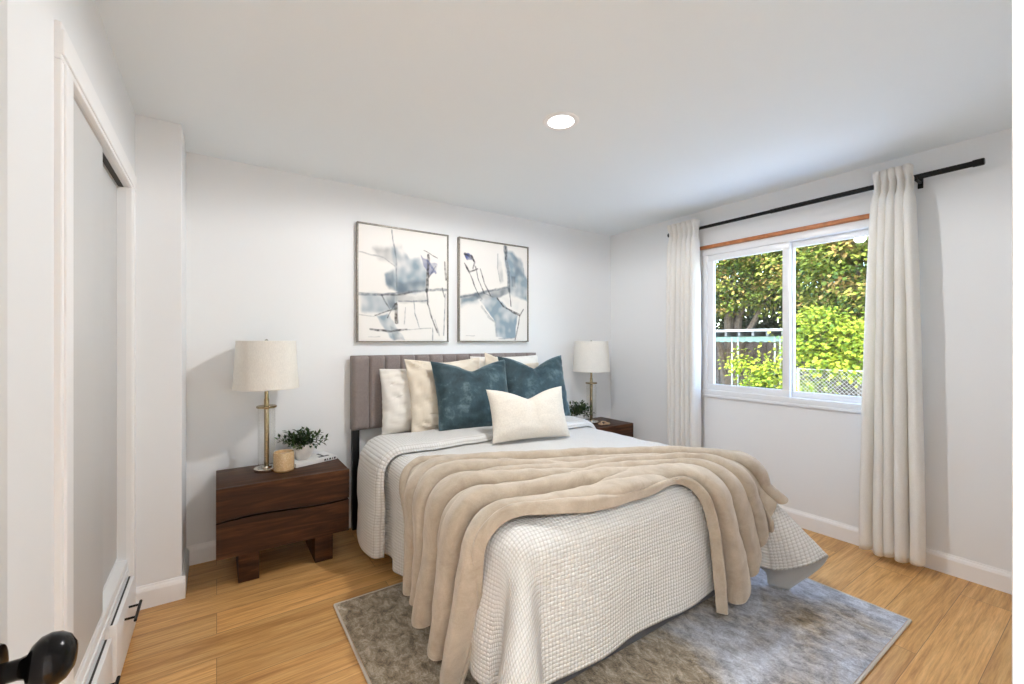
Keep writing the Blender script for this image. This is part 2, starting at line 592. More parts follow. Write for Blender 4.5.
# sliding closet doors and drawers beneath them
def closet_panel(name, x_face, y0, y1, z0, z1, label):
    t = thing(name, label, 'closet door', (x_face, (y0 + y1) / 2, z0))
    w = y1 - y0; h = z1 - z0
    obj('door_panel', bb(new(), -0.026, -0.0, -w / 2, w / 2, 0.012, h, 0.002), M['closet_door'], t)
    obj('bottom_rail', bb(new(), -0.025, 0.001, -w / 2, w / 2, 0, 0.0115, 0.001), M['trim'], t)
    return t
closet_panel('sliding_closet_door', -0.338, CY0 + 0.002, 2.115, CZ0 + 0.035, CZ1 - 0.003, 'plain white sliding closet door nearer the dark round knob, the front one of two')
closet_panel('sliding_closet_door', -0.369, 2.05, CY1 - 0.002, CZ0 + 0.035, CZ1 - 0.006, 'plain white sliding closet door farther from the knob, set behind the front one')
bm = new()
bb(bm, XC - 0.11, XC - 0.002, CY0, CY1, CZ0 - 0.005, CZ0 + 0.03, 0.003)
bb(bm, XC - 0.105, XC - 0.004, CY0, CY1, CZ0 + 0.03, CZ0 + 0.034)
struct('trim_closet_ledge', bm, M['trim'])
bm = new()
bb(bm, XC - 0.034, XC - 0.016, 2.118, CY1, CZ1 - 0.003, CZ1 + 0.002)
bb(bm, XC - 0.10, XC - 0.066, CY0, CY1, CZ1 - 0.02, CZ1 + 0.002)
struct('trim_closet_track', bm, M['dark'])
bm = new()
bb(bm, XC - 0.03, XC + 0.002, CY0, CY1, 0.0, 0.02); bb(bm, XC - 0.03, XC + 0.002, 2.085, 2.165, 0.0203, 0.2807)
bb(bm, XC - 0.03, XC + 0.002, CY0, CY1, 0.281, CZ0 - 0.004)
bb(bm, XC - 0.03, XC + 0.002, CY0, CY0 + 0.02, 0.0203, 0.2807); bb(bm, XC - 0.03, XC + 0.002, CY1 - 0.012, CY1, 0.0203, 0.2807)
bb(bm, -0.95, -0.93, CY0, CY1, 0, CZ0)
struct('trim_drawer_surround', bm, M['trim'])
def closet_drawer(y0, y1, label):
    t = thing('closet_drawer', label, 'drawer', (XC, (y0 + y1) / 2, 0.024), group='drawers under the closet doors')
    w = y1 - y0
    bm = new()
    bb(bm, -0.018, 0.024, -w / 2, w / 2, 0, 0.238, 0.003)
    bb(bm, -0.4, -0.018, -w / 2 + 0.02, w / 2 - 0.02, 0.01, 0.2)
    obj('drawer_front', bm, M['trim'], t)
    obj('gap_shadow_strip', bb(new(), 0.004, 0.0105, -w / 2 + 0.004, w / 2 - 0.004, 0.2375, 0.2385), M['dark'], t)  # black strip painted in for the shadow of the gap above the drawer
    bm = new()
    z = 0.172
    tube(bm, [(0.060, -0.08, z), (0.060, 0.08, z)], 0.0055, 12)
    for s in (-0.05, 0.05):
        tube(bm, [(0.022, s, z), (0.060, s, z)], 0.0045, 10)
    o = obj('pull_handle', bm, M['black'], t)
    o['label'] = 'black bar pull'
closet_drawer(2.168, 2.585, 'white drawer with black bar pull next to the wall corner')
closet_drawer(1.635, 2.082, 'white drawer with black bar pull nearest the door knob')

# ------------------------------------------------------------------ the open room door with its knob
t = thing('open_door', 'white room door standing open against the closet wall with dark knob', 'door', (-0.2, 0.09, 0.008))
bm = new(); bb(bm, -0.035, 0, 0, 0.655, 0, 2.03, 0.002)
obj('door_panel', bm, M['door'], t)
kn = new()
lathe(kn, [(0, 0), (0.031, 0), (0.032, 0.004), (0.029, 0.009), (0.018, 0.011), (0.0, 0.011)], 40, axis='X')
rs = obj('rosette', kn, M['bronze'], t, (0, 0.595, 0.957))
kn = new()
lathe(kn, [(0.0105, 0.009), (0.0105, 0.024), (0.0125, 0.030), (0.020, 0.034), (0.0255, 0.041), (0.0275, 0.050), (0.0262, 0.060), (0.0215, 0.069), (0.013, 0.0755), (0, 0.078)], 48, axis='X')
for v in kn.verts:
    v.co.z *= 1.0
    if v.co.x > 0.03:
        v.co.y *= 1.1; v.co.x = 0.03 + (v.co.x - 0.03) * 0.82
obj('door_knob', kn, M['bronze'], t, (0, 0.595, 0.957), angle=60)
bm = new(); bb(bm, -0.03, -0.005, 0.654, 0.657, 0.90, 1.01, 0.001)
obj('latch_plate', bm, M['bronze'], t)

# ------------------------------------------------------------------ window
t = thing('window_1', 'white', 'window', (XR, 0, 0))
for k in ('label', 'category'):
    del t[k]
t['kind'] = 'structure'
bm = new()
# outer frame
fx0, fx1 = -0.012, 0.075
def ring(bm, x0, x1, y0, y1, z0, z1, wy, wzb, wzt, bev):
    """rectangular frame of four butt-jointed members"""
    bb(bm, x0, x1, y0, y1, z1 - wzt, z1, bev); bb(bm, x0, x1, y0, y1, z0, z0 + wzb, bev)
    bb(bm, x0, x1, y0, y0 + wy, z0 + wzb + 0.0003, z1 - wzt - 0.0003, bev); bb(bm, x0, x1, y1 - wy, y1, z0 + wzb + 0.0003, z1 - wzt - 0.0003, bev)
ring(bm, fx0, fx1, WY0 + 0.0005, WY1 - 0.0005, WZ0 + 0.0005, WZ1 - 0.0005, 0.045, 0.04, 0.045, 0.002)
obj('window_frame', bm, M['vinyl'], t)
def sash(y0, y1, xf, rail):
    bm = new()
    z0, z1 = WZ0 + 0.04, WZ1 - 0.045
    ring(bm, xf, xf + 0.03, y0, y1, z0 + 0.0005, z1 - 0.0005, rail, rail, rail, 0.002)
    s = obj('sash', bm, M['vinyl'], t)
    obj('pane', bb(new(), xf + 0.012, xf + 0.018, y0 + rail - 0.005, y1 - rail + 0.005, z0 + rail - 0.005, z1 - rail + 0.005), M['pane'], s)
sash(1.46, WY1 - 0.045, 0.004, 0.05)
sash(WY0 + 0.045, 1.49, 0.038, 0.042)
bm = new()
bb(bm, -0.02, 0.003, WY0 - 0.03, WY1 + 0.02, WZ0 - 0.018, WZ0 + 0.0, 0.003)
obj('window_sill', bm, M['vinyl'], t)
bm = new()
bb(bm, -0.006, 0.002, WY0 - 0.03, WY1 + 0.03, WZ1, WZ1 + 0.05, 0.001)
bb(bm, -0.006, 0.002, WY1 + 0.0004, WY1 + 0.03, WZ0 + 0.005, WZ1 - 0.0004, 0.001); bb(bm, -0.006, 0.002, WY0 - 0.03, WY0 - 0.0004, WZ0 + 0.005, WZ1 - 0.0004, 0.001)
obj('window_trim', bm, M['vinyl'], t)
# orange wood strip above the window
bm = new()
bb(bm, -0.016, 0.016, -0.64, 0.64, -0.014, 0.014, 0.004)
for k in range(7):
    bb(bm, -0.0185, -0.0155, -0.62 + k * 0.2, -0.6 + k * 0.2, -0.012, 0.012, 0.001)
tag(obj('wooden_strip', bm, M['copper_wood'], None, (XR - 0.018, 1.53, 2.118)), 'orange stained wooden strip fixed along the top of the window', 'strip')

# ------------------------------------------------------------------ curtain rod and curtains
ROD_X, ROD_Z = XR - 0.085, 2.275
t = thing('curtain_rod', 'long black curtain rod above the window', 'curtain rod', (ROD_X, 1.45, ROD_Z))
bm = new(); tube(bm, [(0, -0.945, 0), (0, 0.1, 0)], 0.0155, 16); tube(bm, [(0, 0.1, 0), (0, 0.955, 0)], 0.0130, 16)
obj('rod', bm, M['black'], t)
for s in (-1, 1):
    bm = new(); lathe(bm, [(0, 0), (0.0175, 0.0), (0.019, 0.004), (0.019, 0.04), (0.017, 0.045), (0, 0.045)], 20, axis='Y')
    for v in bm.verts:
        v.co.y = s * (v.co.y + 0.925)
    obj('end_cap', bm, M['black'], t)
for yy in (-0.70, 0.87):
    bm = new(); bb(bm, 0.075, 0.085, yy - 0.012, yy + 0.012, -0.05, 0.03, 0.002); bb(bm, -0.005, 0.078, yy - 0.006, yy + 0.006, -0.024, -0.012, 0.002)
    bb(bm, -0.016, 0.016, yy - 0.007, yy + 0.007, -0.022, 0.006, 0.002)
    obj('bracket', bm, M['black'], t)

def curtain(y_c, w_top, w_bot, z_bot, folds, seed, label, shift=0.0):
    """pleated sheet: narrow pinched heading, relaxing into loose folds lower down"""
    bm = new()
    ztop = ROD_Z + 0.055
    nu, nv = folds * 22, 64
    def fn(u, v):
        z = ztop + (z_bot - ztop) * v
        g = min(1.0, v / 0.9)
        w = w_top + (w_bot - w_top) * g ** 0.7
        ph = u * folds * 2 * pi
        wob = 0.9 * N(u * 3.1 + seed, v * 0.7, seed) * min(1, v * 3)
        heading = exp(-((z - (ROD_Z - 0.03)) / 0.05) ** 2)
        amp = 0.027 + 0.026 * min(1, v * 4) + 0.016 * N(u * 5, seed, v * 1.2)
        amp *= (1 - 0.62 * heading)
        s = sin(ph + wob * 2.0)
        x = -0.03 - amp * (abs(s) ** 0.75 * (1 if s > 0 else -1)) - 0.014
        x += 0.008 * N(u * 9, v * 9, seed)
        y = y_c + shift * v + (0.5 - u) * w + 0.016 * cos(ph + wob) * (1 - heading)
        if v < 0.04:
            z += 0.022 * abs(sin(ph * 0.5 + 0.4)) ** 0.5 - 0.008; x -= 0.012 * (1 - v / 0.04) * s
        z += 0.006 * sin(ph * 0.5) * v
        return (ROD_X + x, y, z)
    grid(bm, fn, nu, nv)
    o = obj('window_drape', bm, M['curtain'], angle=180)
    md = o.modifiers.new('t', 'SOLIDIFY'); md.thickness = 0.003
    tag(o, label, 'curtain')
    return o
curtain(2.24, 0.28, 0.28, 0.03, 6, 3.3, 'cream pleated curtain left of the window, behind the bed')
curtain(0.842, 0.17, 0.285, 0.045, 5, 8.1, 'cream pleated curtain right of the window, reaching the floor')

# ------------------------------------------------------------------ recessed ceiling light
t = thing('recessed_light', 'round lit recessed light in the bedroom ceiling', 'ceiling light', (1.446, 1.676, H))
bm = new(); lathe(bm, [(0.066, -0.004), (0.074, -0.006), (0.088, -0.004), (0.092, 0.0)], 48)
obj('trim_ring', bm, M['trim'], t)
bm = new(); lathe(bm, [(0, -0.0035), (0.068, -0.0035)], 48)
obj('lens', bm, M['led'], t)
ld = bpy.data.lights.new('ceiling_led', 'SPOT')
ld.spot_size = radians(179); ld.spot_blend = 0.22; ld.shadow_soft_size = 0.055; ld.energy = CEIL_WATTS; ld.color = (0.985, 0.985, 0.995)
lo = bpy.data.objects.new('ceiling_led', ld); COL.objects.link(lo)
lo.location = (0, 0, -0.03); lo.parent = t
ld = bpy.data.lights.new('hall_fill', 'AREA')  # unseen fill lamp added in the hall to light the bed foot
ld.shape = 'DISK'; ld.size = 0.5; ld.energy = HALL_FILL_WATTS; ld.color = (0.98, 0.99, 1.0)
lo = bpy.data.objects.new('hall_fill', ld); COL.objects.link(lo)
lo.location = (-0.72, -0.78, H - 0.02)

# ------------------------------------------------------------------ rug
RX0, RX1, RY0, RY1 = 0.485, 2.70, 0.625, 2.28
t = thing('area_rug', 'grey brown distressed area rug under the foot of the bed', 'rug', ((RX0 + RX1) / 2, (RY0 + RY1) / 2, 0.0))
w, d = RX1 - RX0, RY1 - RY0
bm = new()
def rugf(u, v):
    x = (u - 0.5) * (w - 0.012); y = (v - 0.5) * (d - 0.012)
    return (x, y, 0.011 + 0.0012 * N(x * 40, y * 40) + 0.001 * N(x * 6, y * 6))
grid(bm, rugf, 150, 110)
obj('pile', bm, M['rug'], t)
bm = new()
e = 0.004
for a, b in (((-w / 2, -d / 2), (w / 2, -d / 2)), ((w / 2, -d / 2), (w / 2, d / 2)), ((w / 2, d / 2), (-w / 2, d / 2)), ((-w / 2, d / 2), (-w / 2, -d / 2))):
    tube(bm, [(a[0], a[1], 0.0065), (b[0], b[1], 0.0065)], 0.0062, 10)
o = obj('binding', bm, M['rug_edge'], t); o['label'] = 'pale bound edge'

# ------------------------------------------------------------------ bed
BX0, BX1, BY0, BY1 = 0.85, 2.365, 1.225, 3.08
bed = thing('bed', 'upholstered bed with taupe channel tufted headboard and slate base', 'bed', ((BX0 + BX1) / 2, 2.15, 0))
ox, oy = (BX0 + BX1) / 2, 2.15
# headboard with vertical channels
bm = new()
HX0, HX1, HZ0, HZ1 = 0.778, 2.388, 0.70, 1.222
nch = 14
def hb(u, v):
    x = HX0 + (HX1 - HX0) * u
    z = HZ0 + (HZ1 - HZ0) * v
    ph = (u * nch) % 1.0
    dd = min(ph, 1 - ph)
    y = 3.092 + 0.020 * exp(-(dd / 0.06) ** 2) * (1 if 0.02 < u < 0.98 else 0)
    e = min((x - HX0), (HX1 - x), (z - HZ0), (HZ1 - z))
    y += 0.022 * (1 - min(1, e / 0.022)) ** 2
    return (x - ox, y - oy, z)
V = grid(bm, hb, nch * 12, 40)
bb(bm, HX0 - ox, HX1 - ox, 3.116 - oy, 3.172 - oy, HZ0, HZ1, 0.006)
obj('headboard', bm, M['headboard'], bed, angle=50)
for x in (HX0 + 0.03, HX1 - 0.03):
    bm = new(); bb(bm, x - 0.024 - ox, x + 0.024 - ox, 3.125 - oy, 3.165 - oy, 0, HZ0 + 0.02, 0.003)
    o = obj('headboard_post', bm, M['black'], bed); o['label'] = 'black post'
bm = new()
bb(bm, BX0 - ox, BX1 - ox, BY0 - oy, BY1 - oy, 0.035, 0.335, 0.012, 3)
obj('bed_base', bm, M['base'], bed)
for x in (BX0 + 0.06, BX1 - 0.06):
    for y in (BY0 + 0.06, BY1 - 0.06):
        bm = new(); lathe(bm, [(0, 0.0), (0.02, 0.0), (0.026, 0.04), (0, 0.04)], 16, c=(x - ox, y - oy, 0.0 if y > 2.4 else 0.012))
        obj('bed_foot', bm, M['black'], bed)

# mattress in a white fitted sheet
bm = new()
def pad(bm, x0, x1, y0, y1, z0, z1, r, n=40):
    cx, cy, cz = (x0 + x1) / 2, (y0 + y1) / 2, (z0 + z1) / 2
    bb(bm, x0, x1, y0, y1, z0, z1, r, 6)
pad(bm, BX0 - 0.012, BX1 + 0.012, BY0 - 0.02, BY1 + 0.0, 0.337, 0.648, 0.06)
bmesh.ops.subdivide_edges(bm, edges=[e for e in bm.edges if e.calc_length() > 0.2], cuts=24, use_grid_fill=True)
for v in bm.verts:
    v.co += Vector((N(v.co.y * 5, v.co.z * 3, 1) * 0.008, 0, N(v.co.x * 6, v.co.y * 6, 4) * 0.005))
mt = obj('mattress', bm, M['sheet'], angle=80)
tag(mt, 'mattress in a smooth white fitted sheet on the slate base', 'mattress')

# ------------------------------------------------------------------ draped bedding
DXL, DXR, DYF, DZ, DR = 0.795, 2.415, 1.15, 0.672, 0.10
K0x, K1x, K0y = DXL + DR, DXR - DR, DYF + DR
ARC = DR * pi / 2
def drape(A, B, off=0.0, fold=0.0):
    """point of a cloth laid over the bed; A, B are distances along the cloth; off lifts along the normal"""
    cx = min(max(A, K0x), K1x); cy = max(B, K0y)
    dx, dy = A - cx, B - cy
    d = hypot(dx, dy)
    if d < 1e-7:
        return Vector((A, B, DZ + off))
    nx, ny = dx / d, dy / d
    corner = 2 * abs(nx * ny)                      # 0 on the sides, 1 on the diagonal
    if d < ARC:
        a = d / DR
        o = DR * sin(a); dr = DR * (1 - cos(a))
        return Vector((cx + nx * (o + off * sin(a)), cy + ny * (o + off * sin(a)), DZ - dr + off * cos(a)))
    l = d - ARC
    left = nx < 0 and abs(nx) > 0.02
    fl = 0.045
    if corner > 0.001 and ny < 0:
        if nx < 0:
            th = atan2(-nx, -ny)
            fl += 0.40 * exp(-((th - 0.62) / 0.36) ** 2) + 0.1 * corner
            l *= 1 - 0.12 * corner
        else:
            th = atan2(nx, -ny)                    # 0 = foot, pi/2 = right side
            fl += 0.74 * exp(-((th - 0.40) / 0.30) ** 2) + 0.06 * corner
            l *= 1 - 0.06 * corner
    o = DR + l * sin(fl) + off
    z = DZ - DR - l * cos(fl)
    if z < 0.022:
        o += (0.022 - z) * 0.8; z = 0.022 + 0.02 * (1 - exp(-(0.022 - z) * 8))
    return Vector((cx + nx * o, cy + ny * o, z))

# ivory waffle comforter with its top edge folded back
bm = new()
A0, A1, B0 = 0.30, 2.92, 0.678
BT = 2.765            # fold line at the head
cuff = 0.36
def comf_path(v):
    """v 0..1 along the length -> (B, lift, s) with the folded cuff at the end"""
    L1 = BT - B0; Lc = 0.05; L2 = cuff
    s = v * (L1 + Lc + L2)
    if s < L1:
        return B0 + s, 0.0, s
    if s < L1 + Lc:
        a = (s - L1) / Lc * pi
        return BT + 0.016 * sin(a), 0.016 * (1 - cos(a)), s
    q = s - L1 - Lc
    e = max(0.0, 1 - (L2 - q) / 0.03)
    return BT - q, 0.036 + 0.006 * sin(q * 9) - 0.030 * e * e, s
def comf(u, v):
    A = A0 + (A1 - A0) * u
    B, lift, s = comf_path(v)
    hang = max(0.0, K0x - ARC - A, A - K1x - ARC)
    hangf = max(0.0, K0y - ARC - B)
    # gentle gathers on the hanging parts, wrinkles on top
    lift += 0.030 * min(1, hang / 0.3) * sin(B * 2 * pi / 0.42 + 0.7) * (1 if lift < 0.01 else 0.3)
    lift += 0.013 * min(1, hangf / 0.3) * sin(A * 2 * pi / 0.55 + 1.1)
    lift += 0.008 * N(A * 4, B * 4, 2.0) + 0.004 * N(A * 11, B * 11, 5)
    if s > BT - B0 + 0.05:
        # the cuff bulges where it hangs, and its hem is a little uneven
        lift += 0.02 * min(1, max(0.0, K0x - A) / 0.2)
    # hem line is not straight
    if hang > 0 and A < K0x:
        A += 0.02 * hang / 0.4 * sin(B * 7)
    return drape(A, B, lift)
Ltot = (BT - B0) + 0.05 + cuff
grid(bm, comf, 190, 210, uv=lambda u, v: ((A1 - A0) * u, Ltot * v))
bm.faces.ensure_lookup_table()
nvf = 210
for k, f in enumerate(bm.faces):
    if ((k % nvf) + 0.5) / nvf * Ltot > BT - B0 + 0.02:
        f.material_index = 1
cf = obj('comforter', bm, [M['waffle'], M['lining'], M['waffle']], angle=180, recalc=False)
md = cf.modifiers.new('t', 'SOLIDIFY'); md.thickness = 0.012; md.offset = -1; md.material_offset = 1
tag(cf, 'ivory waffle weave comforter spread over the bed, top edge folded back', 'comforter')

# beige plush throw: lines across the bed from the left hem to the right end, back edge first
LINES = [
 [(.40, 2.00), (.62, 2.03), (.84, 2.17), (1.03, 2.15), (1.30, 2.00), (1.60, 1.87), (1.94, 1.62), (2.25, 1.43), (2.41, 1.28), (2.50, 1.17)],
 [(.36, 1.86), (.60, 1.87), (.84, 1.95), (1.03, 1.92), (1.30, 1.80), (1.60, 1.68), (1.92, 1.49), (2.17, 1.32), (2.32, 1.13), (2.40, 1.00)],
 [(.36, 1.72), (.58, 1.71), (.84, 1.72), (1.02, 1.67), (1.28, 1.58), (1.58, 1.49), (1.88, 1.37), (2.09, 1.20), (2.22, 0.99), (2.28, 0.83)],
 [(.28, 1.57), (.52, 1.53), (.80, 1.48), (.98, 1.43), (1.25, 1.38), (1.55, 1.34), (1.82, 1.28), (1.97, 1.12), (2.06, 0.85), (2.10, 0.66)],
 [(.20, 1.43), (.45, 1.34), (.70, 1.31), (.86, 1.27), (1.00, 1.22), (1.21, 1.19), (1.50, 1.19), (1.73, 1.19), (1.84, 1.00), (1.88, 0.61)]]
def cr(P, x):
    n = len(P) - 1
    x = min(max(x, 0), 1) * n
    i = min(int(x), n - 1); f = x - i
    g = lambda k: Vector(P[min(max(k, 0), n)])
    p0, p1, p2, p3 = g(i - 1), g(i), g(i + 1), g(i + 2)
    return 0.5 * ((2 * p1) + (p2 - p0) * f + (2 * p0 - 5 * p1 + 4 * p2 - p3) * f * f + (3 * p1 - p0 - 3 * p2 + p3) * f ** 3)
def smooth(a, b, x):
    t = min(1, max(0, (x - a) / (b - a))); return t * t * (3 - 2 * t)
# fold centre across the cloth, half width, height, and the stretch of the length it covers
RIDGES = [(0.05, 0.065, 0.024, -1, 2), (0.20, 0.085, 0.056, -1, 2), (0.34, 0.07, 0.040, 0.15, 0.8), (0.37, 0.085, 0.066, -1, 0.5), (0.48, 0.085, 0.052, 0.3, 2),
          (0.55, 0.09, 0.068, -1, 0.52), (0.63, 0.085, 0.060, 0.45, 2), (0.66, 0.05, 0.036, 0.1, 0.45), (0.735, 0.085, 0.066, -1, 0.6), (0.80, 0.09, 0.062, 0.5, 2),
          (0.90, 0.075, 0.058, -1, 0.68), (0.96, 0.07, 0.052, 0.2, 2)]
def throw(u, v):
    # folds: leaning ridges of uneven width that wander along the length; valleys stay sharp
    edge = min(1.0, v / 0.04, (1 - v) / 0.04)
    hgt = 0.0
    for k, (tc, wd, hh, ua, ub) in enumerate(RIDGES):
        c = tc + 0.05 * N(u * 2.4, k * 3.7, 4.0) + 0.02 * N(u * 7, k * 5.1, 8.0)
        w_ = wd * (1 + 0.3 * N(u * 3, k * 2.3, 12.0))
        q = (v - c) / w_
        q = q / 1.15 if q < 0 else q / 0.75           # long back slope, steep front
        if abs(q) < 1:
            g = hh * sqrt(1 - q * q) * (1 + 0.4 * N(u * 4, k * 1.9, 6.0))
            g *= smooth(ua - 0.08, ua + 0.08, u) * (1 - smooth(ub - 0.08, ub + 0.08, u))
            hgt = max(hgt, g)
    hgt *= 1 + 0.25 * max(0.0, 1 - u / 0.3)
    lift = 0.013 + hgt * (0.3 + 0.7 * edge)
    row = [cr(L, u) for L in LINES]
    # the crest rolls forward over its valley
    p = cr([tuple(r) for r in row], min(1.0, v + 0.5 * hgt * edge * min(1.0, (1 - v) / 0.1)))
    lift += 0.006 * N(p[0] * 9, p[1] * 9, 7.0) + 0.003 * N(p[0] * 22, p[1] * 22, 1.0)
    q = drape(p[0], p[1], lift)
    return q
bm = new()
grid(bm, throw, 250, 260)
th = obj('throw_blanket', bm, M['plush'], angle=180, recalc=False)
md = th.modifiers.new('t', 'SOLIDIFY'); md.thickness = 0.008; md.offset = -1
tag(th, 'beige plush throw blanket laid in folds across the foot of the bed', 'blanket')

# ------------------------------------------------------------------ pillows
def pillow(name, w, h, T, mat, loc, lean, rotz, label, cat='pillow', chop=0.0, seed=0.0, ear=0.05, roll=0.0, wk=1.3):
    bm = new()
    n = 36
    def half(sgn):
        def fn(u, v):
            a, b = u * 2 - 1, v * 2 - 1
            # concentrate samples at the seam
            a = sin(a * pi / 2); b = sin(b * pi / 2)
            x = w / 2 * a * (1 - ear * (1 - b * b) ** 1.0 * abs(a) ** 2)
            z = h / 2 * b * (1 - ear * (1 - a * a) * abs(b) ** 2)
            th = T / 2 * max(0.0, (1 - a ** 4) * (1 - b ** 4)) ** 0.55
            th *= 0.82 + 0.18 * (1 - a * a) * (1 - b * b)
            k = max(0.0, (b + 1) / 2)
            dip = chop * exp(-(abs(a) / 0.45) ** 1.5) * k ** 2.2
            z -= h * dip
            th *= 1 - 1.6 * chop * exp(-(a / 0.10) ** 2) * k ** 1.2
            wr = 0.014 * N(a * 2.2 + seed, b * 2.2, sgn + seed) + 0.008 * (1 - abs(N(a * 3.5 + b * 2 + seed, b * 5, sgn)) * 4)
            wr += 0.010 * chop * 8 * sin(14 * atan2(a, 0.75 - b)) * exp(-((a * a + (b - 0.6) ** 2) / 0.35))
            y = sgn * (th + wk * wr * min(1, th / 0.02))
            return (x, y, z + h / 2)
        return fn
    grid(bm, half(-1), n, n); grid(bm, half(1), n, n)
    bmesh.ops.remove_doubles(bm, verts=bm.verts[:], dist=0.0004)
    rot = Matrix.Rotation(roll, 4, 'Y') @ Matrix.Rotation(-lean, 4, 'X')
    bmesh.ops.transform(bm, matrix=rot, verts=bm.verts[:])
    zmin = min(v.co.z for v in bm.verts)
    o = obj(name, bm, mat, None, loc, rotz, angle=60)
    return tag(o, label, cat)
TOPZ = DZ + 0.015
pillow('bed_pillow', 0.68, 0.46, 0.19, M['white_pillow'], (1.285, 2.985, 0.672), radians(7), radians(0), 'white bed pillow against the headboard at the left end of the row', seed=1.0, ear=0.04)
pillow('bed_pillow', 0.68, 0.535, 0.19, M['white_pillow'], (2.015, 2.985, 0.672), radians(7), 0, 'white bed pillow against the headboard, mostly hidden, only its upper right corner showing', seed=2.0, ear=0.04)
pillow('cream_pillow', 0.62, 0.54, 0.17, M['cream_pillow'], (1.40, 2.82, 0.672), radians(13), radians(2), 'cream square pillow between the left white pillow and a teal cushion', seed=3.0, ear=0.07, chop=0.03)
pillow('cream_pillow', 0.54, 0.54, 0.17, M['cream_pillow'], (1.915, 2.82, 0.672), radians(12), radians(-1), 'cream square pillow with a corner showing between the two teal cushions', seed=4.0, ear=0.07, chop=0.13, roll=radians(10))
pillow('velvet_cushion', 0.60, 0.52, 0.19, M['velvet'], (1.515, 2.63, 0.690), radians(17), radians(-3), 'teal velvet square cushion nearest the left nightstand', 'cushion', chop=0.13, seed=5.0, ear=0.08, wk=0.6)
pillow('velvet_cushion', 0.61, 0.54, 0.19, M['velvet'], (2.08, 2.655, 0.690), radians(15), radians(-4), 'teal velvet square cushion nearest the window, dented at top', 'cushion', chop=0.17, seed=6.0, ear=0.08, wk=0.6)
pillow('lumbar_cushion', 0.56, 0.35, 0.17, M['boucle'], (1.69, 2.235, 0.684), radians(20), radians(-11), 'small ivory oblong cushion in front of the teal cushions', 'cushion', chop=0.20, seed=7.0, ear=0.07, wk=0.2)

# ------------------------------------------------------------------ nightstands
NSW, NSD, NSH = 0.672, 0.42, 0.542
def nightstand(loc, label):
    t = thing('nightstand', label, 'nightstand', loc, 0, 'walnut nightstands beside the bed')
    w, d = NSW, NSD
    # carcass: top slab, sides, back
    bm = new()
    bb(bm, -w / 2, w / 2, -d / 2 + 0.03, d / 2, NSH - 0.03, NSH, 0.003)
    bb(bm, -w / 2, -w / 2 + 0.022, -d / 2 + 0.03, d / 2, 0.175, NSH - 0.03, 0.002)
    bb(bm, w / 2 - 0.022, w / 2, -d / 2 + 0.03, d / 2, 0.175, NSH - 0.03, 0.002)
    bb(bm, -w / 2, w / 2, -d / 2 + 0.035, d / 2, 0.168, 0.19, 0.002)
    bb(bm, -w / 2, w / 2, d / 2 - 0.012, d / 2, 0.175, NSH - 0.02)
    obj('cabinet_body', bm, M['walnut'], t)
    # two drawer fronts parted by a wavy live edge
    def wave(u):
        return 0.358 + 0.012 * u + 0.012 * sin(u * pi * 1.7 + 0.3)
    def front(zlo, zhi, y0, y1):
        bm = new()
        n = 40
        P = []
        for i in range(n + 1):
            u = i / n
            x = -w / 2 + w * u
            P.append([bm.verts.new((x, y, z)) for y, z in ((y0, zlo(u)), (y1, zlo(u)), (y1, zhi(u)), (y0, zhi(u)))])
        for a, b in zip(P, P[1:]):
            for k in range(4):
                bm.faces.new((a[k], a[(k + 1) % 4], b[(k + 1) % 4], b[k]))
        bm.faces.new(P[0][::-1]); bm.faces.new(P[-1])
        return bm
    obj('drawer', front(lambda u: wave(u) + 0.007, lambda u: NSH, -d / 2, -d / 2 + 0.03), M['walnut'], t, smooth=False)
    obj('drawer', front(lambda u: 0.168, lambda u: wave(u) - 0.007, -d / 2 + 0.004, -d / 2 + 0.03), M['walnut'], t, smooth=False)
    bm = new(); bb(bm, -w / 2 + 0.02, w / 2 - 0.02, -d / 2 + 0.031, -d / 2 + 0.04, 0.33, 0.40)  # dark backing stands in for the shade inside the drawer gap
    o = obj('drawer_gap_shade', bm, M['dark'], t)
    for x in (-w / 2 + 0.15, w / 2 - 0.135):
        bm = new(); bb(bm, x - 0.05, x + 0.05, -d / 2 + 0.042, d / 2 - 0.04, 0.0, 0.17, 0.003)
        obj('leg', bm, M['walnut'], t)
    bm = new(); bb(bm, -w / 2 + 0.2, w / 2 - 0.185, -0.02, 0.02, 0.10, 0.17, 0.002)
    obj('stretcher', bm, M['walnut'], t)
    return t
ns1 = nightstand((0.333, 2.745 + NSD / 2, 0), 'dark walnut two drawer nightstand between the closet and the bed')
dup(ns1, 'dark walnut nightstand in the corner between the bed and the window curtain', (2.962, 2.768 + NSD / 2, 0), group='walnut nightstands beside the bed')

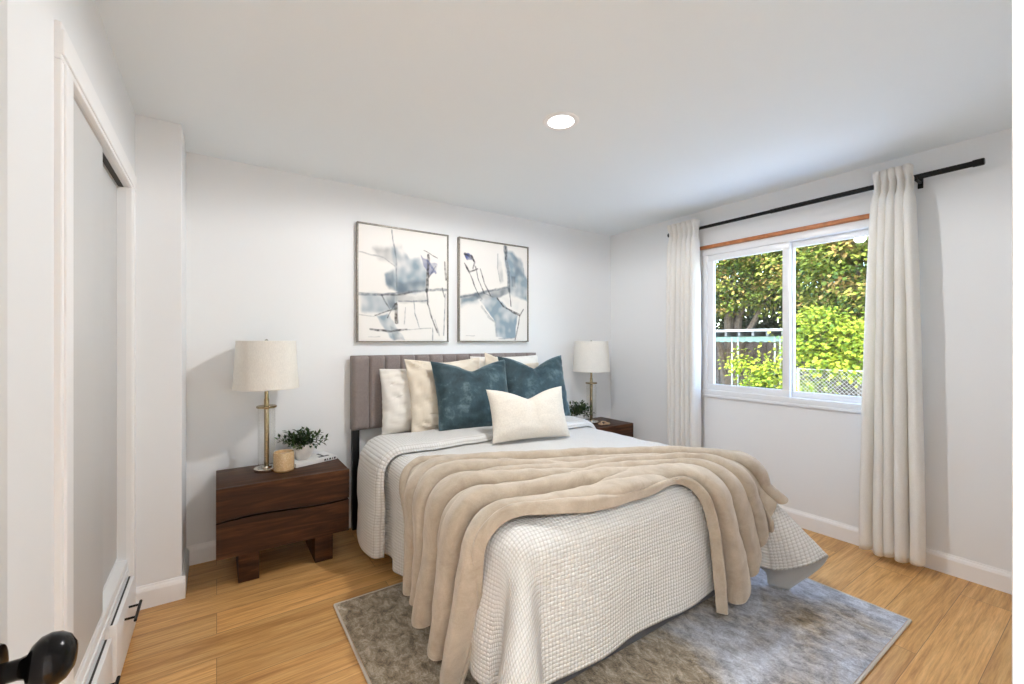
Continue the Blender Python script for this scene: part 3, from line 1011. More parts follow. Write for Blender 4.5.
# ------------------------------------------------------------------ table lamps
def lamp(loc, label):
    t = thing('table_lamp', label, 'lamp', loc, 0, 'table lamps on the nightstands')
    bm = new()
    lathe(bm, [(0, 0), (0.066, 0), (0.068, 0.004), (0.068, 0.017), (0.064, 0.021), (0.03, 0.022), (0.028, 0.03), (0.0, 0.03)], 40)
    obj('lamp_base', bm, M['chrome'], t)
    bm = new(); lathe(bm, [(0.046, 0.022), (0.048, 0.024), (0.048, 0.378), (0.046, 0.38), (0.0445, 0.378), (0.0445, 0.024)], 40)
    obj('glass_column', bm, M['lamp_glass'], t)
    bm = new()
    lathe(bm, [(0, 0.03), (0.0135, 0.03), (0.0135, 0.43), (0.011, 0.435), (0.011, 0.49), (0.016, 0.495), (0.016, 0.53), (0, 0.53)], 24)
    lathe(bm, [(0, 0.379), (0.053, 0.379), (0.055, 0.383), (0.055, 0.388), (0.053, 0.391), (0.0, 0.391)], 40)
    obj('brass_stem', bm, M['brass'], t)
    bm = new()
    z0, z1, r0, r1 = 0.497, 0.782, 0.176, 0.158
    lathe(bm, [(r0, z0), (r1, z1), (r1 - 0.003, z1), (r0 - 0.003, z0), (r0, z0)], 72)
    sh = obj('lamp_shade', bm, M['shade'], t, angle=50)
    for z, r in ((z0, r0), (z1, r1)):
        bm = new()
        lathe(bm, [(r + 0.0008, z - 0.001), (r + 0.0016, z + 0.001), (r + 0.0008, z + 0.010), (r - 0.001, z + 0.010)] if z == z0 else
              [(r + 0.0008, z + 0.001), (r + 0.0016, z - 0.001), (r + 0.0012, z - 0.010), (r - 0.001, z - 0.010)], 72)
        obj('shade_trim', bm, M['shade'], sh)
    bm = new()
    tube(bm, [(0, 0, 0.53), (0, 0, 0.765)], 0.004, 8)
    for k in range(3):
        a = 2 * pi * k / 3 + 0.4
        tube(bm, [(0, 0, 0.765), (cos(a) * (r1 - 0.003), sin(a) * (r1 - 0.003), 0.775)], 0.002, 6)
    obj('shade_fitter', bm, M['brass'], t)
    bm = new(); lathe(bm, [(0, 0.762), (0.010, 0.765), (0.010, 0.785), (0.006, 0.792), (0, 0.795)], 16)
    obj('finial', bm, M['chrome'], t)
    bm = new(); lathe(bm, [(0.013, 0.53), (0.03, 0.57), (0.032, 0.60), (0.02, 0.63), (0, 0.64)], 20)
    obj('bulb', bm, M['ceramic'], t)
    return t
lp = lamp((0.25, 3.0, NSH), 'table lamp with white linen shade on the nightstand by the closet')
dup(lp, 'table lamp with white linen shade on the corner nightstand by the window', (2.955, 2.985, NSH), group='table lamps on the nightstands')

# ------------------------------------------------------------------ leaves
def leaf(bm, lay, p, d, up, L, w, tint):
    d = d.normalized()
    s = d.cross(up)
    if s.length < 1e-4:
        s = d.cross(Vector((1, 0.3, 0)))
    s.normalize()
    n = s.cross(d)
    a = bm.verts.new(p)
    m = bm.verts.new(p + d * L * 0.5 - n * L * 0.05)
    b = bm.verts.new(p + d * L * 0.45 + s * w + n * L * 0.06)
    c = bm.verts.new(p + d * L * 0.45 - s * w + n * L * 0.06)
    e = bm.verts.new(p + d * L - n * L * 0.05)
    for v in (a, m, b, c, e):
        v[lay] = tint
    bm.faces.new((a, b, m)); bm.faces.new((b, e, m)); bm.faces.new((e, c, m)); bm.faces.new((c, a, m))

def house_plant(loc, label, scale, seed):
    rnd = random.Random(seed)
    t = thing('potted_plant', label, 'plant', loc, 0)
    k = scale
    bm = new()
    lathe(bm, [(0, 0), (0.034 * k, 0), (0.05 * k, 0.018 * k), (0.060 * k, 0.045 * k), (0.0605 * k, 0.07 * k), (0.056 * k, 0.092 * k), (0.052 * k, 0.094 * k),
               (0.054 * k, 0.07 * k), (0.0, 0.066 * k)], 36)
    obj('pot', bm, M['ceramic'], t)
    bm = new(); lay = bm.verts.layers.float.new('tint')
    for s in range(46):
        az = rnd.uniform(0, 2 * pi); el = rnd.uniform(0.15, 1.35)
        dirv = Vector((cos(az) * cos(el), sin(az) * cos(el), sin(el)))
        L = rnd.uniform(0.08, 0.125) * k * (1.08 if el < 0.7 else 0.9)
        base = Vector((dirv.x * 0.02 * k, dirv.y * 0.02 * k, 0.085 * k))
        tip = base + dirv * L
        tip.z -= 0.01 * k
        nl = 9
        for i in range(nl):
            f = 0.25 + 0.75 * i / (nl - 1)
            p = base.lerp(tip, f)
            a2 = i * 2.4 + az
            sd = dirv.orthogonal().normalized()
            sd = Matrix.Rotation(a2, 3, dirv) @ sd
            ld = (sd * 0.9 + dirv * (0.5 + 0.4 * f)).normalized()
            leaf(bm, lay, p, ld, Vector((0, 0, 1)), rnd.uniform(0.024, 0.036) * k, 0.0085 * k, min(1, max(0, rnd.gauss(0.45, 0.25))))
    for v in bm.verts:      # keep the leaves above the table and inside the room
        v.co.z = max(v.co.z, 0.03 * k)
    obj('foliage', bm, M['leaf_house'], t, smooth=False, recalc=False)
    bm = new()
    for s in range(10):
        az = s * 0.63; r = 0.05 * k
        tube(bm, [(0, 0, 0.06 * k), (cos(az) * r * 0.5, sin(az) * r * 0.5, 0.11 * k), (cos(az) * r, sin(az) * r, 0.15 * k)], 0.002 * k, 5)
    obj('stems', bm, M['bark'], t)
    return t

# book lying under the plant on the left nightstand
BKZ = NSH
bk = thing('book', 'white hardback book lying under the plant on the nightstand', 'book', (0.508, 3.07, BKZ), radians(17))
bm = new()
bb(bm, -0.135, 0.135, -0.085, 0.085, 0.0, 0.003, 0.001); bb(bm, -0.135, 0.135, -0.085, 0.085, 0.021, 0.024, 0.001)
bb(bm, -0.135, 0.135, -0.086, -0.082, 0.0, 0.024, 0.001)
obj('cover', bm, M['book'], bk)
bm = new(); bb(bm, -0.132, 0.132, -0.082, 0.081, 0.003, 0.021)
obj('pages', bm, M['pages'], bk)
bm = new()
for x0, x1 in ((0.045, 0.058), (0.063, 0.071), (0.078, 0.092), (0.098, 0.104), (0.11, 0.122)):
    bb(bm, x0, x1, -0.0868, -0.0858, 0.006, 0.018)
bb(bm, 0.03, 0.10, -0.05, -0.025, 0.0238, 0.0245); bb(bm, 0.06, 0.075, -0.05, 0.05, 0.0238, 0.0244)
o = obj('printed_lettering', bm, M['print'], bk)
house_plant((0.455, 3.055, BKZ + 0.0245), 'bushy green plant in a round white pot standing on the white book', 1.08, 3)
house_plant((2.775, 2.99, NSH), 'small green plant in a white pot on the corner nightstand', 1.2, 11)

# candle in an amber glass
cd = thing('candle', 'candle in a speckled amber glass beside the lamp on the nightstand', 'candle', (0.335, 2.93, NSH))
bm = new(); lathe(bm, [(0, 0.0), (0.050, 0.0), (0.056, 0.004), (0.057, 0.012)], 40); o = obj('glass_foot', bm, M['amber_foot'], cd)
bm = new(); lathe(bm, [(0.057, 0.012), (0.057, 0.108), (0.054, 0.116), (0.051, 0.117), (0.0495, 0.112), (0.0495, 0.095)], 40); obj('glass', bm, M['amber'], cd)
bm = new(); lathe(bm, [(0, 0.097), (0.049, 0.098), (0.049, 0.09), (0, 0.09)], 40); obj('wax', bm, M['wax'], cd)
bm = new(); tube(bm, [(0, 0, 0.096), (0.001, 0, 0.107)], 0.0012, 6); obj('wick', bm, M['print'], cd)

# wooden link ornament on the corner nightstand
wl = thing('wooden_links', 'small tan wooden link ornament at the front of the corner nightstand', 'ornament', (3.045, 2.865, NSH))
def torus(bm, c, R, r, rx, rz):
    Q = Matrix.Translation(c) @ Matrix.Rotation(rz, 4, 'Z') @ Matrix.Rotation(rx, 4, 'X')
    n, m = 28, 10
    V = [[bm.verts.new(Q @ Vector(((R + r * cos(2 * pi * j / m)) * cos(2 * pi * i / n) * 1.35, (R + r * cos(2 * pi * j / m)) * sin(2 * pi * i / n), r * sin(2 * pi * j / m)))) for j in range(m)] for i in range(n)]
    for i in range(n):
        for j in range(m):
            bm.faces.new((V[i][j], V[(i + 1) % n][j], V[(i + 1) % n][(j + 1) % m], V[i][(j + 1) % m]))
for c, rx, rz in (((0, 0, 0.012), 0.05, 0.3), ((-0.055, 0.02, 0.022), 0.7, -0.3), ((-0.11, 0.03, 0.012), 0.05, 0.8)):
    bm = new(); torus(bm, tuple(q * 0.62 for q in c), 0.0195, 0.0062, rx, rz); obj('link', bm, M['tan'], wl)

# ------------------------------------------------------------------ paintings
def seg_d(p, a, b):
    ax, ay = a; bx_, by = b
    vx, vy = bx_ - ax, by - ay
    L = vx * vx + vy * vy
    t = 0 if L == 0 else min(1, max(0, ((p[0] - ax) * vx + (p[1] - ay) * vy) / L))
    return hypot(p[0] - ax - vx * t, p[1] - ay - vy * t), t
def inpoly(p, P):
    c = False
    j = len(P) - 1
    for i in range(len(P)):
        if (P[i][1] > p[1]) != (P[j][1] > p[1]) and p[0] < (P[j][0] - P[i][0]) * (p[1] - P[i][1]) / (P[j][1] - P[i][1]) + P[i][0]:
            c = not c
        j = i
    return c
def poly_d(p, P):
    d = min(seg_d(p, P[i], P[(i + 1) % len(P)])[0] for i in range(len(P)))
    return d if inpoly(p, P) else -d

def painting(loc, label, washes, strokes, seed, w=0.70, h=0.85):
    """framed canvas: washes are soft colour fields, strokes are brush lines; (u, v) run right and down"""
    t = thing('framed_painting', label, 'painting', loc, 0, 'framed abstract paintings over the bed')
    f = 0.010
    for (x0, x1, z0, z1) in ((-w / 2, -w / 2 + f, 0, h), (w / 2 - f, w / 2, 0, h), (-w / 2 + f, w / 2 - f, 0, f), (-w / 2 + f, w / 2 - f, h - f, h)):
        obj('frame_rail', bb(new(), x0, x1, -0.038, -0.002, z0, z1, 0.0015), M['silver_frame'], t)
    bm = new()
    cl = bm.verts.layers.float_color.new('paint')
    nu, nv = 150, 185
    cw, ch = w - 2 * f - 0.004, h - 2 * f - 0.004
    V = grid(bm, lambda u, v: ((u - 0.5) * cw, -0.030, h - f - 0.002 - v * ch), nu, nv)
    asp = ch / cw
    for i, colv in enumerate(V):
        for j, vt in enumerate(colv):
            u, v = i / nu, j / nv
            c = Vector((0.80, 0.775, 0.74))
            pu = u + 0.022 * N(u * 7, v * 7, seed) + 0.008 * N(u * 22, v * 22, seed)
            pv = v + 0.022 * N(u * 7, v * 7, seed + 9) + 0.008 * N(u * 22, v * 22, seed + 5)
            for P, colr, soft, dens in washes:
                d = poly_d((pu, pv), P)
                a = smooth(-soft * 0.7, soft * 0.5, d) * dens
                if a > 0:
                    a *= 0.85 + 0.7 * N(u * 5 + seed, v * 5, 2) + 0.5 * N(u * 14, v * 14, 4)
                    a = min(1, max(0, a))
                    c = c.lerp(Vector(colr), a)
            qu = u + 0.006 * N(u * 12, v * 12, seed + 3)
            qv = v + 0.006 * N(u * 12, v * 12, seed + 4)
            for P, colr, wd, dens in strokes:
                best = 9
                for k in range(len(P) - 1):
                    d, tt = seg_d((qu, qv * asp), (P[k][0], P[k][1] * asp), (P[k + 1][0], P[k + 1][1] * asp))
                    best = min(best, d / (1 + 0.5 * N(u * 9, v * 9, k)))
                if best < wd + 0.01:
                    a = (1 - smooth(wd * 0.6, wd + 0.004, best)) * dens
                    a *= 0.8 + 0.5 * N(u * 40, v * 40, seed)
                    c = c.lerp(Vector(colr), min(1, max(0, a)))
            vt[cl] = (c[0], c[1], c[2], 1)
    obj('canvas', bm, M['canvas'], t)
    return t
tt = NT('abstract_painting')
at = tt.n('Attribute'); at.attribute_name = 'paint'
tt.l(at.outputs['Color'], tt.p.inputs['Base Color'])
tt.set(Roughness=0.7)
tt.bump(tt.noise(tt.coord(), 400, 2), 0.1, 0.001)
M['canvas'] = tt.m
GB = (0.12, 0.16, 0.20); LB = (0.25, 0.33, 0.39); PG = (0.34, 0.35, 0.35); DK = (0.035, 0.035, 0.04); BL = (0.08, 0.11, 0.27); SL = (0.13, 0.16, 0.19); BR = (0.06, 0.045, 0.04)
painting((1.18, YB, 1.316), 'abstract painting in blue grey, left of the framed pair over the bed',
  [([(0.16, 0.20), (0.36, 0.17), (0.46, 0.15), (0.52, 0.25), (0.40, 0.33), (0.22, 0.28)], PG, 0.05, 0.75),
   ([(0.35, 0.18), (0.45, 0.16), (0.55, 0.26), (0.66, 0.25), (0.74, 0.35), (0.74, 0.54), (0.42, 0.57), (0.30, 0.50), (0.27, 0.41), (0.38, 0.37)], LB, 0.035, 0.85),
   ([(0.38, 0.47), (0.74, 0.45), (0.74, 0.54), (0.40, 0.58)], GB, 0.04, 0.6),
   ([(0.27, 0.41), (0.36, 0.39), (0.38, 0.55), (0.32, 0.55)], GB, 0.02, 0.55),
   ([(0.68, 0.22), (0.78, 0.26), (0.88, 0.28), (0.86, 0.36), (0.78, 0.39), (0.70, 0.30)], BL, 0.012, 1.1),
   ([(0.02, 0.60), (0.25, 0.60), (0.42, 0.60), (0.40, 0.72), (0.22, 0.76), (0.02, 0.75)], LB, 0.04, 0.6),
   ([(0.28, 0.60), (0.38, 0.58), (0.38, 0.72), (0.32, 0.72)], SL, 0.02, 0.6),
   ([(0.38, 0.60), (0.72, 0.57), (0.76, 0.63), (0.40, 0.66)], PG, 0.025, 0.6),
   ([(0.20, 0.80), (0.30, 0.77), (0.42, 0.90), (0.50, 1.0), (0.36, 1.0), (0.27, 0.90)], LB, 0.018, 0.95),
   ([(0.33, 0.88), (0.40, 0.90), (0.47, 1.0), (0.37, 1.0)], GB, 0.015, 0.7)],
  [([(0.0, 0.60), (0.20, 0.60), (0.40, 0.575), (0.75, 0.53), (1.0, 0.51)], SL, 0.014, 0.75),
   ([(0.20, 0.60), (0.42, 0.59), (0.60, 0.555)], DK, 0.008, 0.7),
   ([(0.35, 0.02), (0.37, 0.14), (0.40, 0.30), (0.40, 0.55)], SL, 0.007, 0.7),
   ([(0.77, 0.20), (0.76, 0.40), (0.75, 0.54)], DK, 0.016, 0.95),
   ([(0.75, 0.54), (0.76, 0.66), (0.82, 0.80), (0.88, 0.92)], DK, 0.008, 0.85),
   ([(0.72, 0.16), (0.88, 0.22)], DK, 0.005, 0.8), ([(0.75, 0.25), (0.86, 0.36)], BL, 0.012, 0.7), ([(0.76, 0.42), (0.86, 0.30)], DK, 0.005, 0.7),
   ([(0.85, 0.80), (0.90, 0.95)], SL, 0.007, 0.5),
   ([(0.39, 0.68), (0.40, 0.84)], BR, 0.022, 0.95), ([(0.30, 0.80), (0.36, 0.70), (0.40, 0.66)], DK, 0.005, 0.8),
   ([(0.17, 0.78), (0.30, 0.74), (0.38, 0.72)], DK, 0.006, 0.8), ([(0.24, 0.60), (0.32, 0.72)], DK, 0.006, 0.7),
   ([(0.12, 0.905), (0.34, 0.915), (0.52, 0.90)], DK, 0.011, 0.9), ([(0.52, 0.90), (0.80, 0.885)], PG, 0.004, 0.8), ([(0.82, 0.88), (0.82, 1.0)], SL, 0.004, 0.8),
   ([(0.60, 0.63), (0.61, 0.75), (0.66, 0.88)], SL, 0.003, 0.8), ([(0.50, 0.70), (0.49, 0.85)], PG, 0.003, 0.8),
   ([(0.42, 0.645), (0.60, 0.64), (0.75, 0.625)], SL, 0.006, 0.8), ([(0.0, 0.24), (0.25, 0.27), (0.38, 0.33)], PG, 0.006, 0.7),
   ([(0.97, 0.25), (0.99, 0.42)], BR, 0.012, 0.8), ([(0.94, 0.50), (0.97, 0.58)], DK, 0.006, 0.8), ([(0.98, 0.55), (0.96, 0.95)], SL, 0.004, 0.8),
   ([(0.0, 0.775), (0.16, 0.79)], PG, 0.003, 0.7), ([(0.10, 0.97), (0.22, 0.965)], PG, 0.003, 0.5)], 1.3, 0.715, 0.86)
painting((1.983, YB, 1.318), 'abstract painting in blue grey, right of the framed pair over the bed',
  [([(0.64, 0.08), (0.76, 0.06), (0.92, 0.16), (0.96, 0.30), (1.0, 0.36), (1.0, 0.56), (0.72, 0.52), (0.68, 0.30)], LB, 0.035, 0.85),
   ([(0.80, 0.10), (0.90, 0.14), (0.92, 0.30), (0.80, 0.32)], GB, 0.04, 0.4),
   ([(0.0, 0.565), (0.30, 0.51), (0.55, 0.46), (0.72, 0.42), (0.74, 0.50), (0.46, 0.57), (0.26, 0.59), (0.0, 0.64)], GB, 0.025, 0.8),
   ([(0.0, 0.60), (0.2, 0.57), (0.25, 0.62), (0.0, 0.66)], LB, 0.04, 0.5),
   ([(0.28, 0.60), (0.52, 0.55), (0.66, 0.64), (0.84, 0.73), (0.82, 0.84), (0.80, 0.96), (0.62, 0.99), (0.52, 0.96), (0.50, 0.82), (0.40, 0.70)], LB, 0.018, 0.92),
   ([(0.54, 0.13), (0.60, 0.20), (0.62, 0.38), (0.57, 0.40), (0.54, 0.28)], PG, 0.03, 0.45),
   ([(0.05, 0.14), (0.16, 0.14), (0.18, 0.20), (0.10, 0.20)], BL, 0.010, 1.2),
   ([(0.74, 0.32), (0.80, 0.32), (0.82, 0.42), (0.76, 0.42)], GB, 0.02, 0.7),
   ([(0.60, 0.56), (0.86, 0.58), (0.84, 0.68)], (0.7, 0.69, 0.67), 0.03, 0.6)],
  [([(0.655, 0.02), (0.665, 0.16), (0.70, 0.28), (0.71, 0.48)], SL, 0.026, 0.85), ([(0.66, 0.02), (0.66, 0.15)], DK, 0.010, 0.9),
   ([(0.71, 0.45), (0.74, 0.64)], DK, 0.006, 0.8),
   ([(0.0, 0.575), (0.25, 0.53), (0.50, 0.475), (0.70, 0.44)], SL, 0.012, 0.8),
   ([(0.06, 0.15), (0.16, 0.16), (0.20, 0.22), (0.18, 0.28)], DK, 0.010, 0.95), ([(0.07, 0.14), (0.15, 0.18)], DK, 0.012, 0.8),
   ([(0.08, 0.26), (0.13, 0.32), (0.24, 0.28)], DK, 0.012, 0.95), ([(0.06, 0.24), (0.14, 0.34), (0.20, 0.46), (0.26, 0.54)], DK, 0.007, 0.9),
   ([(0.21, 0.26), (0.26, 0.40), (0.34, 0.52)], DK, 0.006, 0.85), ([(0.28, 0.28), (0.34, 0.42), (0.43, 0.54)], DK, 0.007, 0.9),
   ([(0.26, 0.54), (0.31, 0.58), (0.28, 0.60)], SL, 0.006, 0.7), ([(0.34, 0.52), (0.46, 0.55)], SL, 0.006, 0.7),
   ([(0.53, 0.56), (0.62, 0.64), (0.76, 0.70), (0.88, 0.735)], DK, 0.009, 0.9), ([(0.70, 0.67), (0.88, 0.72)], DK, 0.005, 0.8),
   ([(0.94, 0.66), (0.88, 0.735), (0.85, 0.86), (0.80, 1.0)], DK, 0.007, 0.85),
   ([(0.30, 0.66), (0.40, 0.76), (0.50, 0.82), (0.52, 0.95)], PG, 0.014, 0.6), ([(0.33, 0.68), (0.47, 0.80)], SL, 0.003, 0.7),
   ([(0.54, 0.10), (0.53, 0.25), (0.57, 0.38)], PG, 0.006, 0.8), ([(0.94, 0.22), (0.94, 0.32)], SL, 0.004, 0.6),
   ([(0.08, 0.955), (0.2, 0.95)], PG, 0.003, 0.6), ([(0.55, 0.98), (0.80, 0.97)], GB, 0.005, 0.6)], 4.7, 0.705, 0.86)

# ------------------------------------------------------------------ outdoors
GZ = -0.55
bm = new(); grid(bm, lambda u, v: (3.62 + 40 * u, -20 + 55 * v, GZ + 0.05 * N(u * 20, v * 20)), 60, 60)
struct('ground_outside', bm, M['grass'])

def tree(name, label, base, lobes, nleaf, mat, seed, lsize=0.1, trunk=0.14, cat='tree', tint=(0.5, 0.25)):
    rnd = random.Random(seed)
    t = thing(name, label, cat, (base[0], base[1], GZ), 0)
    bm = new(); lay = bm.verts.layers.float.new('tint')
    tot = sum(r[0] * r[1] + r[1] * r[2] + r[0] * r[2] for _, r in lobes)
    for c, r in lobes:
        k = int(nleaf * (r[0] * r[1] + r[1] * r[2] + r[0] * r[2]) / tot)
        # leaf sprays gathered around clump centres on and just inside the lobe
        ncl = max(8, k // 26)
        for q in range(ncl):
            dv = Vector((rnd.gauss(0, 1), rnd.gauss(0, 1), rnd.gauss(0, 1))).normalized()
            rr = rnd.uniform(0.45, 1.04)
            cc = Vector((c[0] - base[0] + dv.x * r[0] * rr, c[1] - base[1] + dv.y * r[1] * rr, c[2] - GZ + dv.z * r[2] * rr))
            ct = rnd.gauss(tint[0], tint[1])
            cr_ = rnd.uniform(0.09, 0.20)
            for i in range(26):
                o = Vector((rnd.gauss(0, 1) * cr_, rnd.gauss(0, 1) * cr_, rnd.gauss(0, 0.55) * cr_))
                p = cc + o
                if p.z < 0.05:
                    continue
                d = (o.normalized() * 0.7 + dv * 0.4 + Vector((rnd.uniform(-.6, .6), rnd.uniform(-.6, .6), rnd.uniform(-.9, .1))))
                up = Vector((rnd.uniform(-.5, .5) - 0.25, rnd.uniform(-.5, .5), 1)).normalized()
                leaf(bm, lay, p, d, up, rnd.uniform(0.75, 1.25) * lsize, lsize * 0.42, min(1, max(0, ct + rnd.gauss(0, 0.12))))
    obj('crown', bm, mat, t, smooth=False, recalc=False)
    bm = new()
    for c, r in lobes:
        e = Vector((c[0] - base[0], c[1] - base[1], c[2] - GZ))
        m = Vector((e.x * 0.25, e.y * 0.25, e.z * 0.55))
        tube(bm, [(0, 0, 0), tuple(m * 0.6), tuple(m), tuple(e)], [trunk, trunk * 0.8, trunk * 0.6, trunk * 0.2], 8)
    obj('trunk', bm, M['bark'], t)
    return t
tree('maple_tree', 'yellow green maple tree behind the pergola, seen in the left pane', (12.0, 6.6),
     [((11.2, 6.3, 2.9), (1.2, 1.2, 0.8)), ((10.9, 7.2, 2.6), (1.1, 1.0, 0.8)), ((11.3, 5.4, 3.9), (1.2, 1.2, 0.9)), ((11.8, 6.9, 4.4), (1.5, 1.6, 1.1)), ((11.4, 5.2, 2.7), (0.9, 0.8, 0.6)), ((11.6, 6.2, 5.4), (1.6, 1.8, 0.9))],
     26000, M['leaf_maple'], 21, 0.085, 0.16, tint=(0.45, 0.34))
tree('maple_tree', 'tall maple tree with golden upper leaves, filling the right pane', (10.2, 2.9),
     [((9.4, 2.9, 2.75), (1.0, 0.85, 0.7)), ((9.7, 2.5, 3.7), (1.2, 1.2, 0.8)), ((9.1, 2.6, 3.15), (0.55, 0.6, 0.4)), ((10.6, 4.2, 3.4), (1.0, 1.0, 0.8)), ((9.2, 2.3, 2.0), (0.8, 0.7, 0.5)), ((9.4, 3.25, 1.75), (0.7, 0.5, 0.45)), ((10.2, 3.6, 2.5), (0.8, 0.7, 0.6)), ((10.4, 3.4, 4.4), (1.3, 1.4, 0.7))],
     26000, M['leaf_maple'], 22, 0.085, 0.14, tint=(0.52, 0.38))
tree('maple_tree', 'green maple tree growing beside the wire fence, hidden behind the right curtain', (9.8, -0.6),
     [((9.6, 0.9, 2.6), (1.0, 1.0, 0.8)), ((9.8, 0.4, 3.8), (1.3, 1.3, 0.9)), ((9.6, -0.8, 2.4), (1.2, 1.3, 1.0)), ((9.8, -1.2, 3.8), (1.3, 1.4, 1.0)), ((9.6, 1.0, 1.6), (0.7, 0.7, 0.5)), ((9.8, 0.8, 4.8), (1.1, 1.2, 0.6))],
     18000, M['leaf_maple'], 27, 0.095, 0.14, tint=(0.45, 0.3))
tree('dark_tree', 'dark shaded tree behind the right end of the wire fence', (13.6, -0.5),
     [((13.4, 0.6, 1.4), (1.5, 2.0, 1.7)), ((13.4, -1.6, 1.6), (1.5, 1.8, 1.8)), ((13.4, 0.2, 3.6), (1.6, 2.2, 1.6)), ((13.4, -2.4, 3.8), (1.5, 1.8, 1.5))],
     12000, M['leaf_shade'], 28, 0.16, 0.18, tint=(0.3, 0.2))
tree('leafy_shrub', 'bright green leafy shrub growing over the wire fence', (7.9, 2.9),
     [((7.9, 2.95, 1.22), (0.38, 0.36, 0.22)), ((7.75, 2.55, 1.02), (0.38, 0.34, 0.16)), ((7.75, 3.05, 0.62), (0.28, 0.16, 0.22)), ((8.0, 2.35, 1.35), (0.42, 0.40, 0.20)), ((7.9, 2.85, 1.62), (0.35, 0.35, 0.16))],
     4600, M['leaf_bright'], 23, 0.075, 0.03, 'shrub', tint=(0.55, 0.25))
tree('leafy_shrub', 'pale green shrub growing among the pergola posts', (8.6, 4.15),
     [((8.6, 4.0, 0.75), (0.28, 0.22, 0.22)), ((8.5, 4.12, 0.40), (0.30, 0.26, 0.22)), ((8.7, 4.62, 0.95), (0.10, 0.10, 0.14))],
     1700, M['leaf_bright'], 24, 0.07, 0.02, 'shrub')
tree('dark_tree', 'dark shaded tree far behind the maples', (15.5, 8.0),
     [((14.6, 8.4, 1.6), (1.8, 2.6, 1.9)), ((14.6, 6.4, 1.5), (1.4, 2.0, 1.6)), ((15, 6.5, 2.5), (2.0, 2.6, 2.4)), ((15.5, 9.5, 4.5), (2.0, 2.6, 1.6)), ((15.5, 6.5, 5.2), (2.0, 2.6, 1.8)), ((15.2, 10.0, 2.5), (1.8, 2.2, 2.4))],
     24000, M['leaf_shade'], 25, 0.16, 0.2, tint=(0.3, 0.2))
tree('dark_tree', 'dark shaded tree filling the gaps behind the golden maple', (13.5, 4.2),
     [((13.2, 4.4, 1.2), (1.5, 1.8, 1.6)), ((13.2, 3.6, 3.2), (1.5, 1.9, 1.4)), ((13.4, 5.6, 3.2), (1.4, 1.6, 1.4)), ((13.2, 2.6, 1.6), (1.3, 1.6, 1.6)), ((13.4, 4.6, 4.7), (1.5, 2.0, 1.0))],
     14000, M['leaf_shade'], 26, 0.14, 0.18, tint=(0.3, 0.2))

bm = new(); bb(bm, 3.61, 7.1, -4, 8, GZ - 0.05, GZ + 0.09, 0.01)  # unseen pale slab added to bounce sunlight up to the ceiling
struct('bounce_slab_outside', bm, M['bounce_slab'])

# pergola with mint fascia
pg = thing('pergola', 'pale pergola with a scalloped mint green fascia, seen in the left pane', 'pergola', (9.3, 5.35, GZ))
bm = new(); bb(bm, -0.35, 1.6, -1.55, 2.3, 2.08, 2.13, 0.005)
obj('roof_slab', bm, M['pale_metal'], pg)
bm = new()
n = 100
for i in range(n):
    y0 = -1.5 + 3.78 * i / n; y1 = y0 + 3.78 / n
    za = 1.86 + 0.022 * abs(sin(pi * i / 4)); zb = 1.86 + 0.022 * abs(sin(pi * (i + 1) / 4))
    V = [bm.verts.new(p) for p in ((-0.20, y0, za), (-0.20, y1, zb), (-0.20, y1, 1.98), (-0.20, y0, 1.98), (-0.18, y0, za), (-0.18, y1, zb), (-0.18, y1, 1.98), (-0.18, y0, 1.98))]
    for q in ((0, 1, 2, 3), (7, 6, 5, 4), (0, 4, 5, 1), (3, 2, 6, 7)):
        bm.faces.new([V[k] for k in q])
obj('fascia', bm, M['mint'], pg, smooth=False)
for i in range(13):
    y = -1.42 + i * 0.28
    bm = new(); bb(bm, -0.33, 1.5, y - 0.025, y + 0.025, 1.985, 2.08, 0.004)
    obj('rafter', bm, M['dark_beam'], pg)
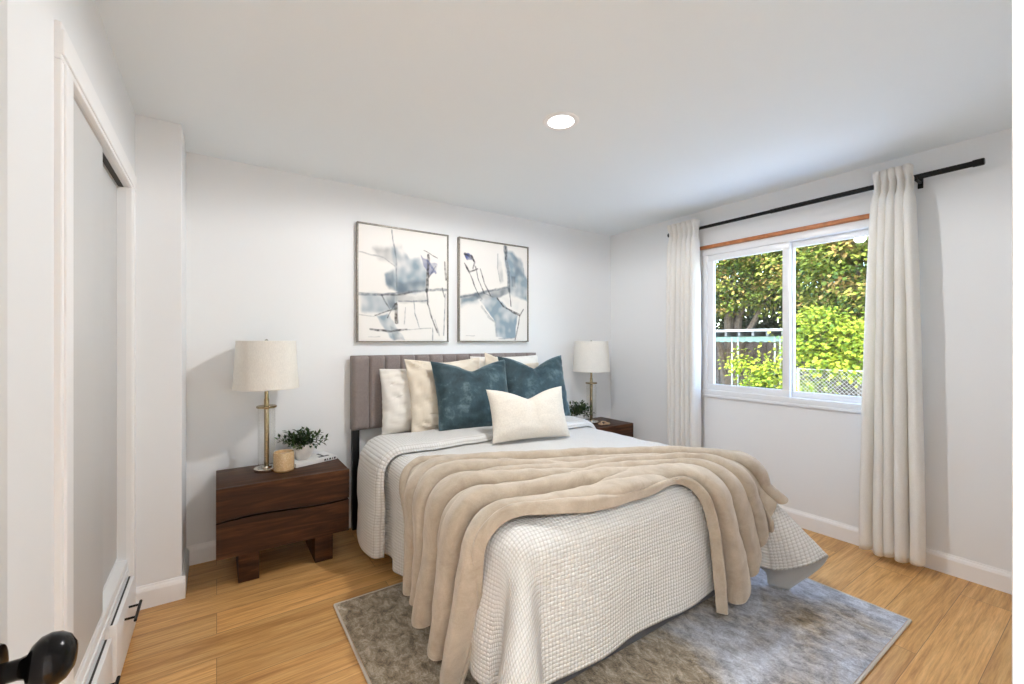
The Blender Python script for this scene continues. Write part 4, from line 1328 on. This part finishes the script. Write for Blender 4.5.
for x, y in ((-0.19, -0.36), (-0.19, -0.49), (-0.19, -1.22), (-0.19, -1.32), (-0.19, 2.1), (1.45, -1.3), (1.45, 2.1)):
    bm = new(); tube(bm, [(x, y, 0), (x, y, 1.98)], 0.018, 10)
    obj('post', bm, M['pale_metal'], pg)

# chain link fence
FX = 7.4
fn_ = thing('wire_fence', 'grey chain link fence below the trees', 'fence', (FX, 1.67, GZ))
bm = new()
FY0, FY1, FH = -1.6, 1.35, 1.45
p = 0.055
k = int((FY1 - FY0 + FH) / p)
def wire(bm, a, b):
    tube(bm, [a, b], 0.0022, 3, False)
for i in range(k):
    y = FY0 - FH + i * p
    z0 = 0.02; a, b = y, y + FH
    lo_, hi = max(a, FY0), min(b, FY1)
    if hi > lo_:
        wire(bm, (0, lo_, z0 + lo_ - a), (0, hi, z0 + hi - a))
        wire(bm, (0.004, FY0 + FY1 - lo_, z0 + lo_ - a), (0.004, FY0 + FY1 - hi, z0 + hi - a))
obj('wire_mesh', bm, M['galv'], fn_, smooth=False)
bm = new(); tube(bm, [(0, FY0, FH + 0.03), (0, FY1, FH + 0.005)], 0.005, 8); obj('top_rail', bm, M['galv'], fn_)
for y in (FY0, -0.1, FY1):
    bm = new(); tube(bm, [(0, y, 0), (0, y, FH + 0.02)], 0.018, 8); obj('post', bm, M['galv'], fn_)
# dark board fence beyond
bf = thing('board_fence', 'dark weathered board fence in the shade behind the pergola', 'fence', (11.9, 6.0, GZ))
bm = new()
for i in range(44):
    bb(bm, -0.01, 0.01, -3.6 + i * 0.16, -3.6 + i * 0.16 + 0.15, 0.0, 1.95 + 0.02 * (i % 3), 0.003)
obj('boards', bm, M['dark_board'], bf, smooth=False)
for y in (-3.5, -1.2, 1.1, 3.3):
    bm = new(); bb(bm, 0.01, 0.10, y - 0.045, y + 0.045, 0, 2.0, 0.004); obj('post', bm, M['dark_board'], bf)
# overhead cable
bm = new()
cpts = [(8.4, 1.0 + 8 * i / 16.0, 2.95 - 0.16 * sin(pi * i / 16.0) + 0.0) for i in range(17)]
tube(bm, cpts, 0.012, 6)
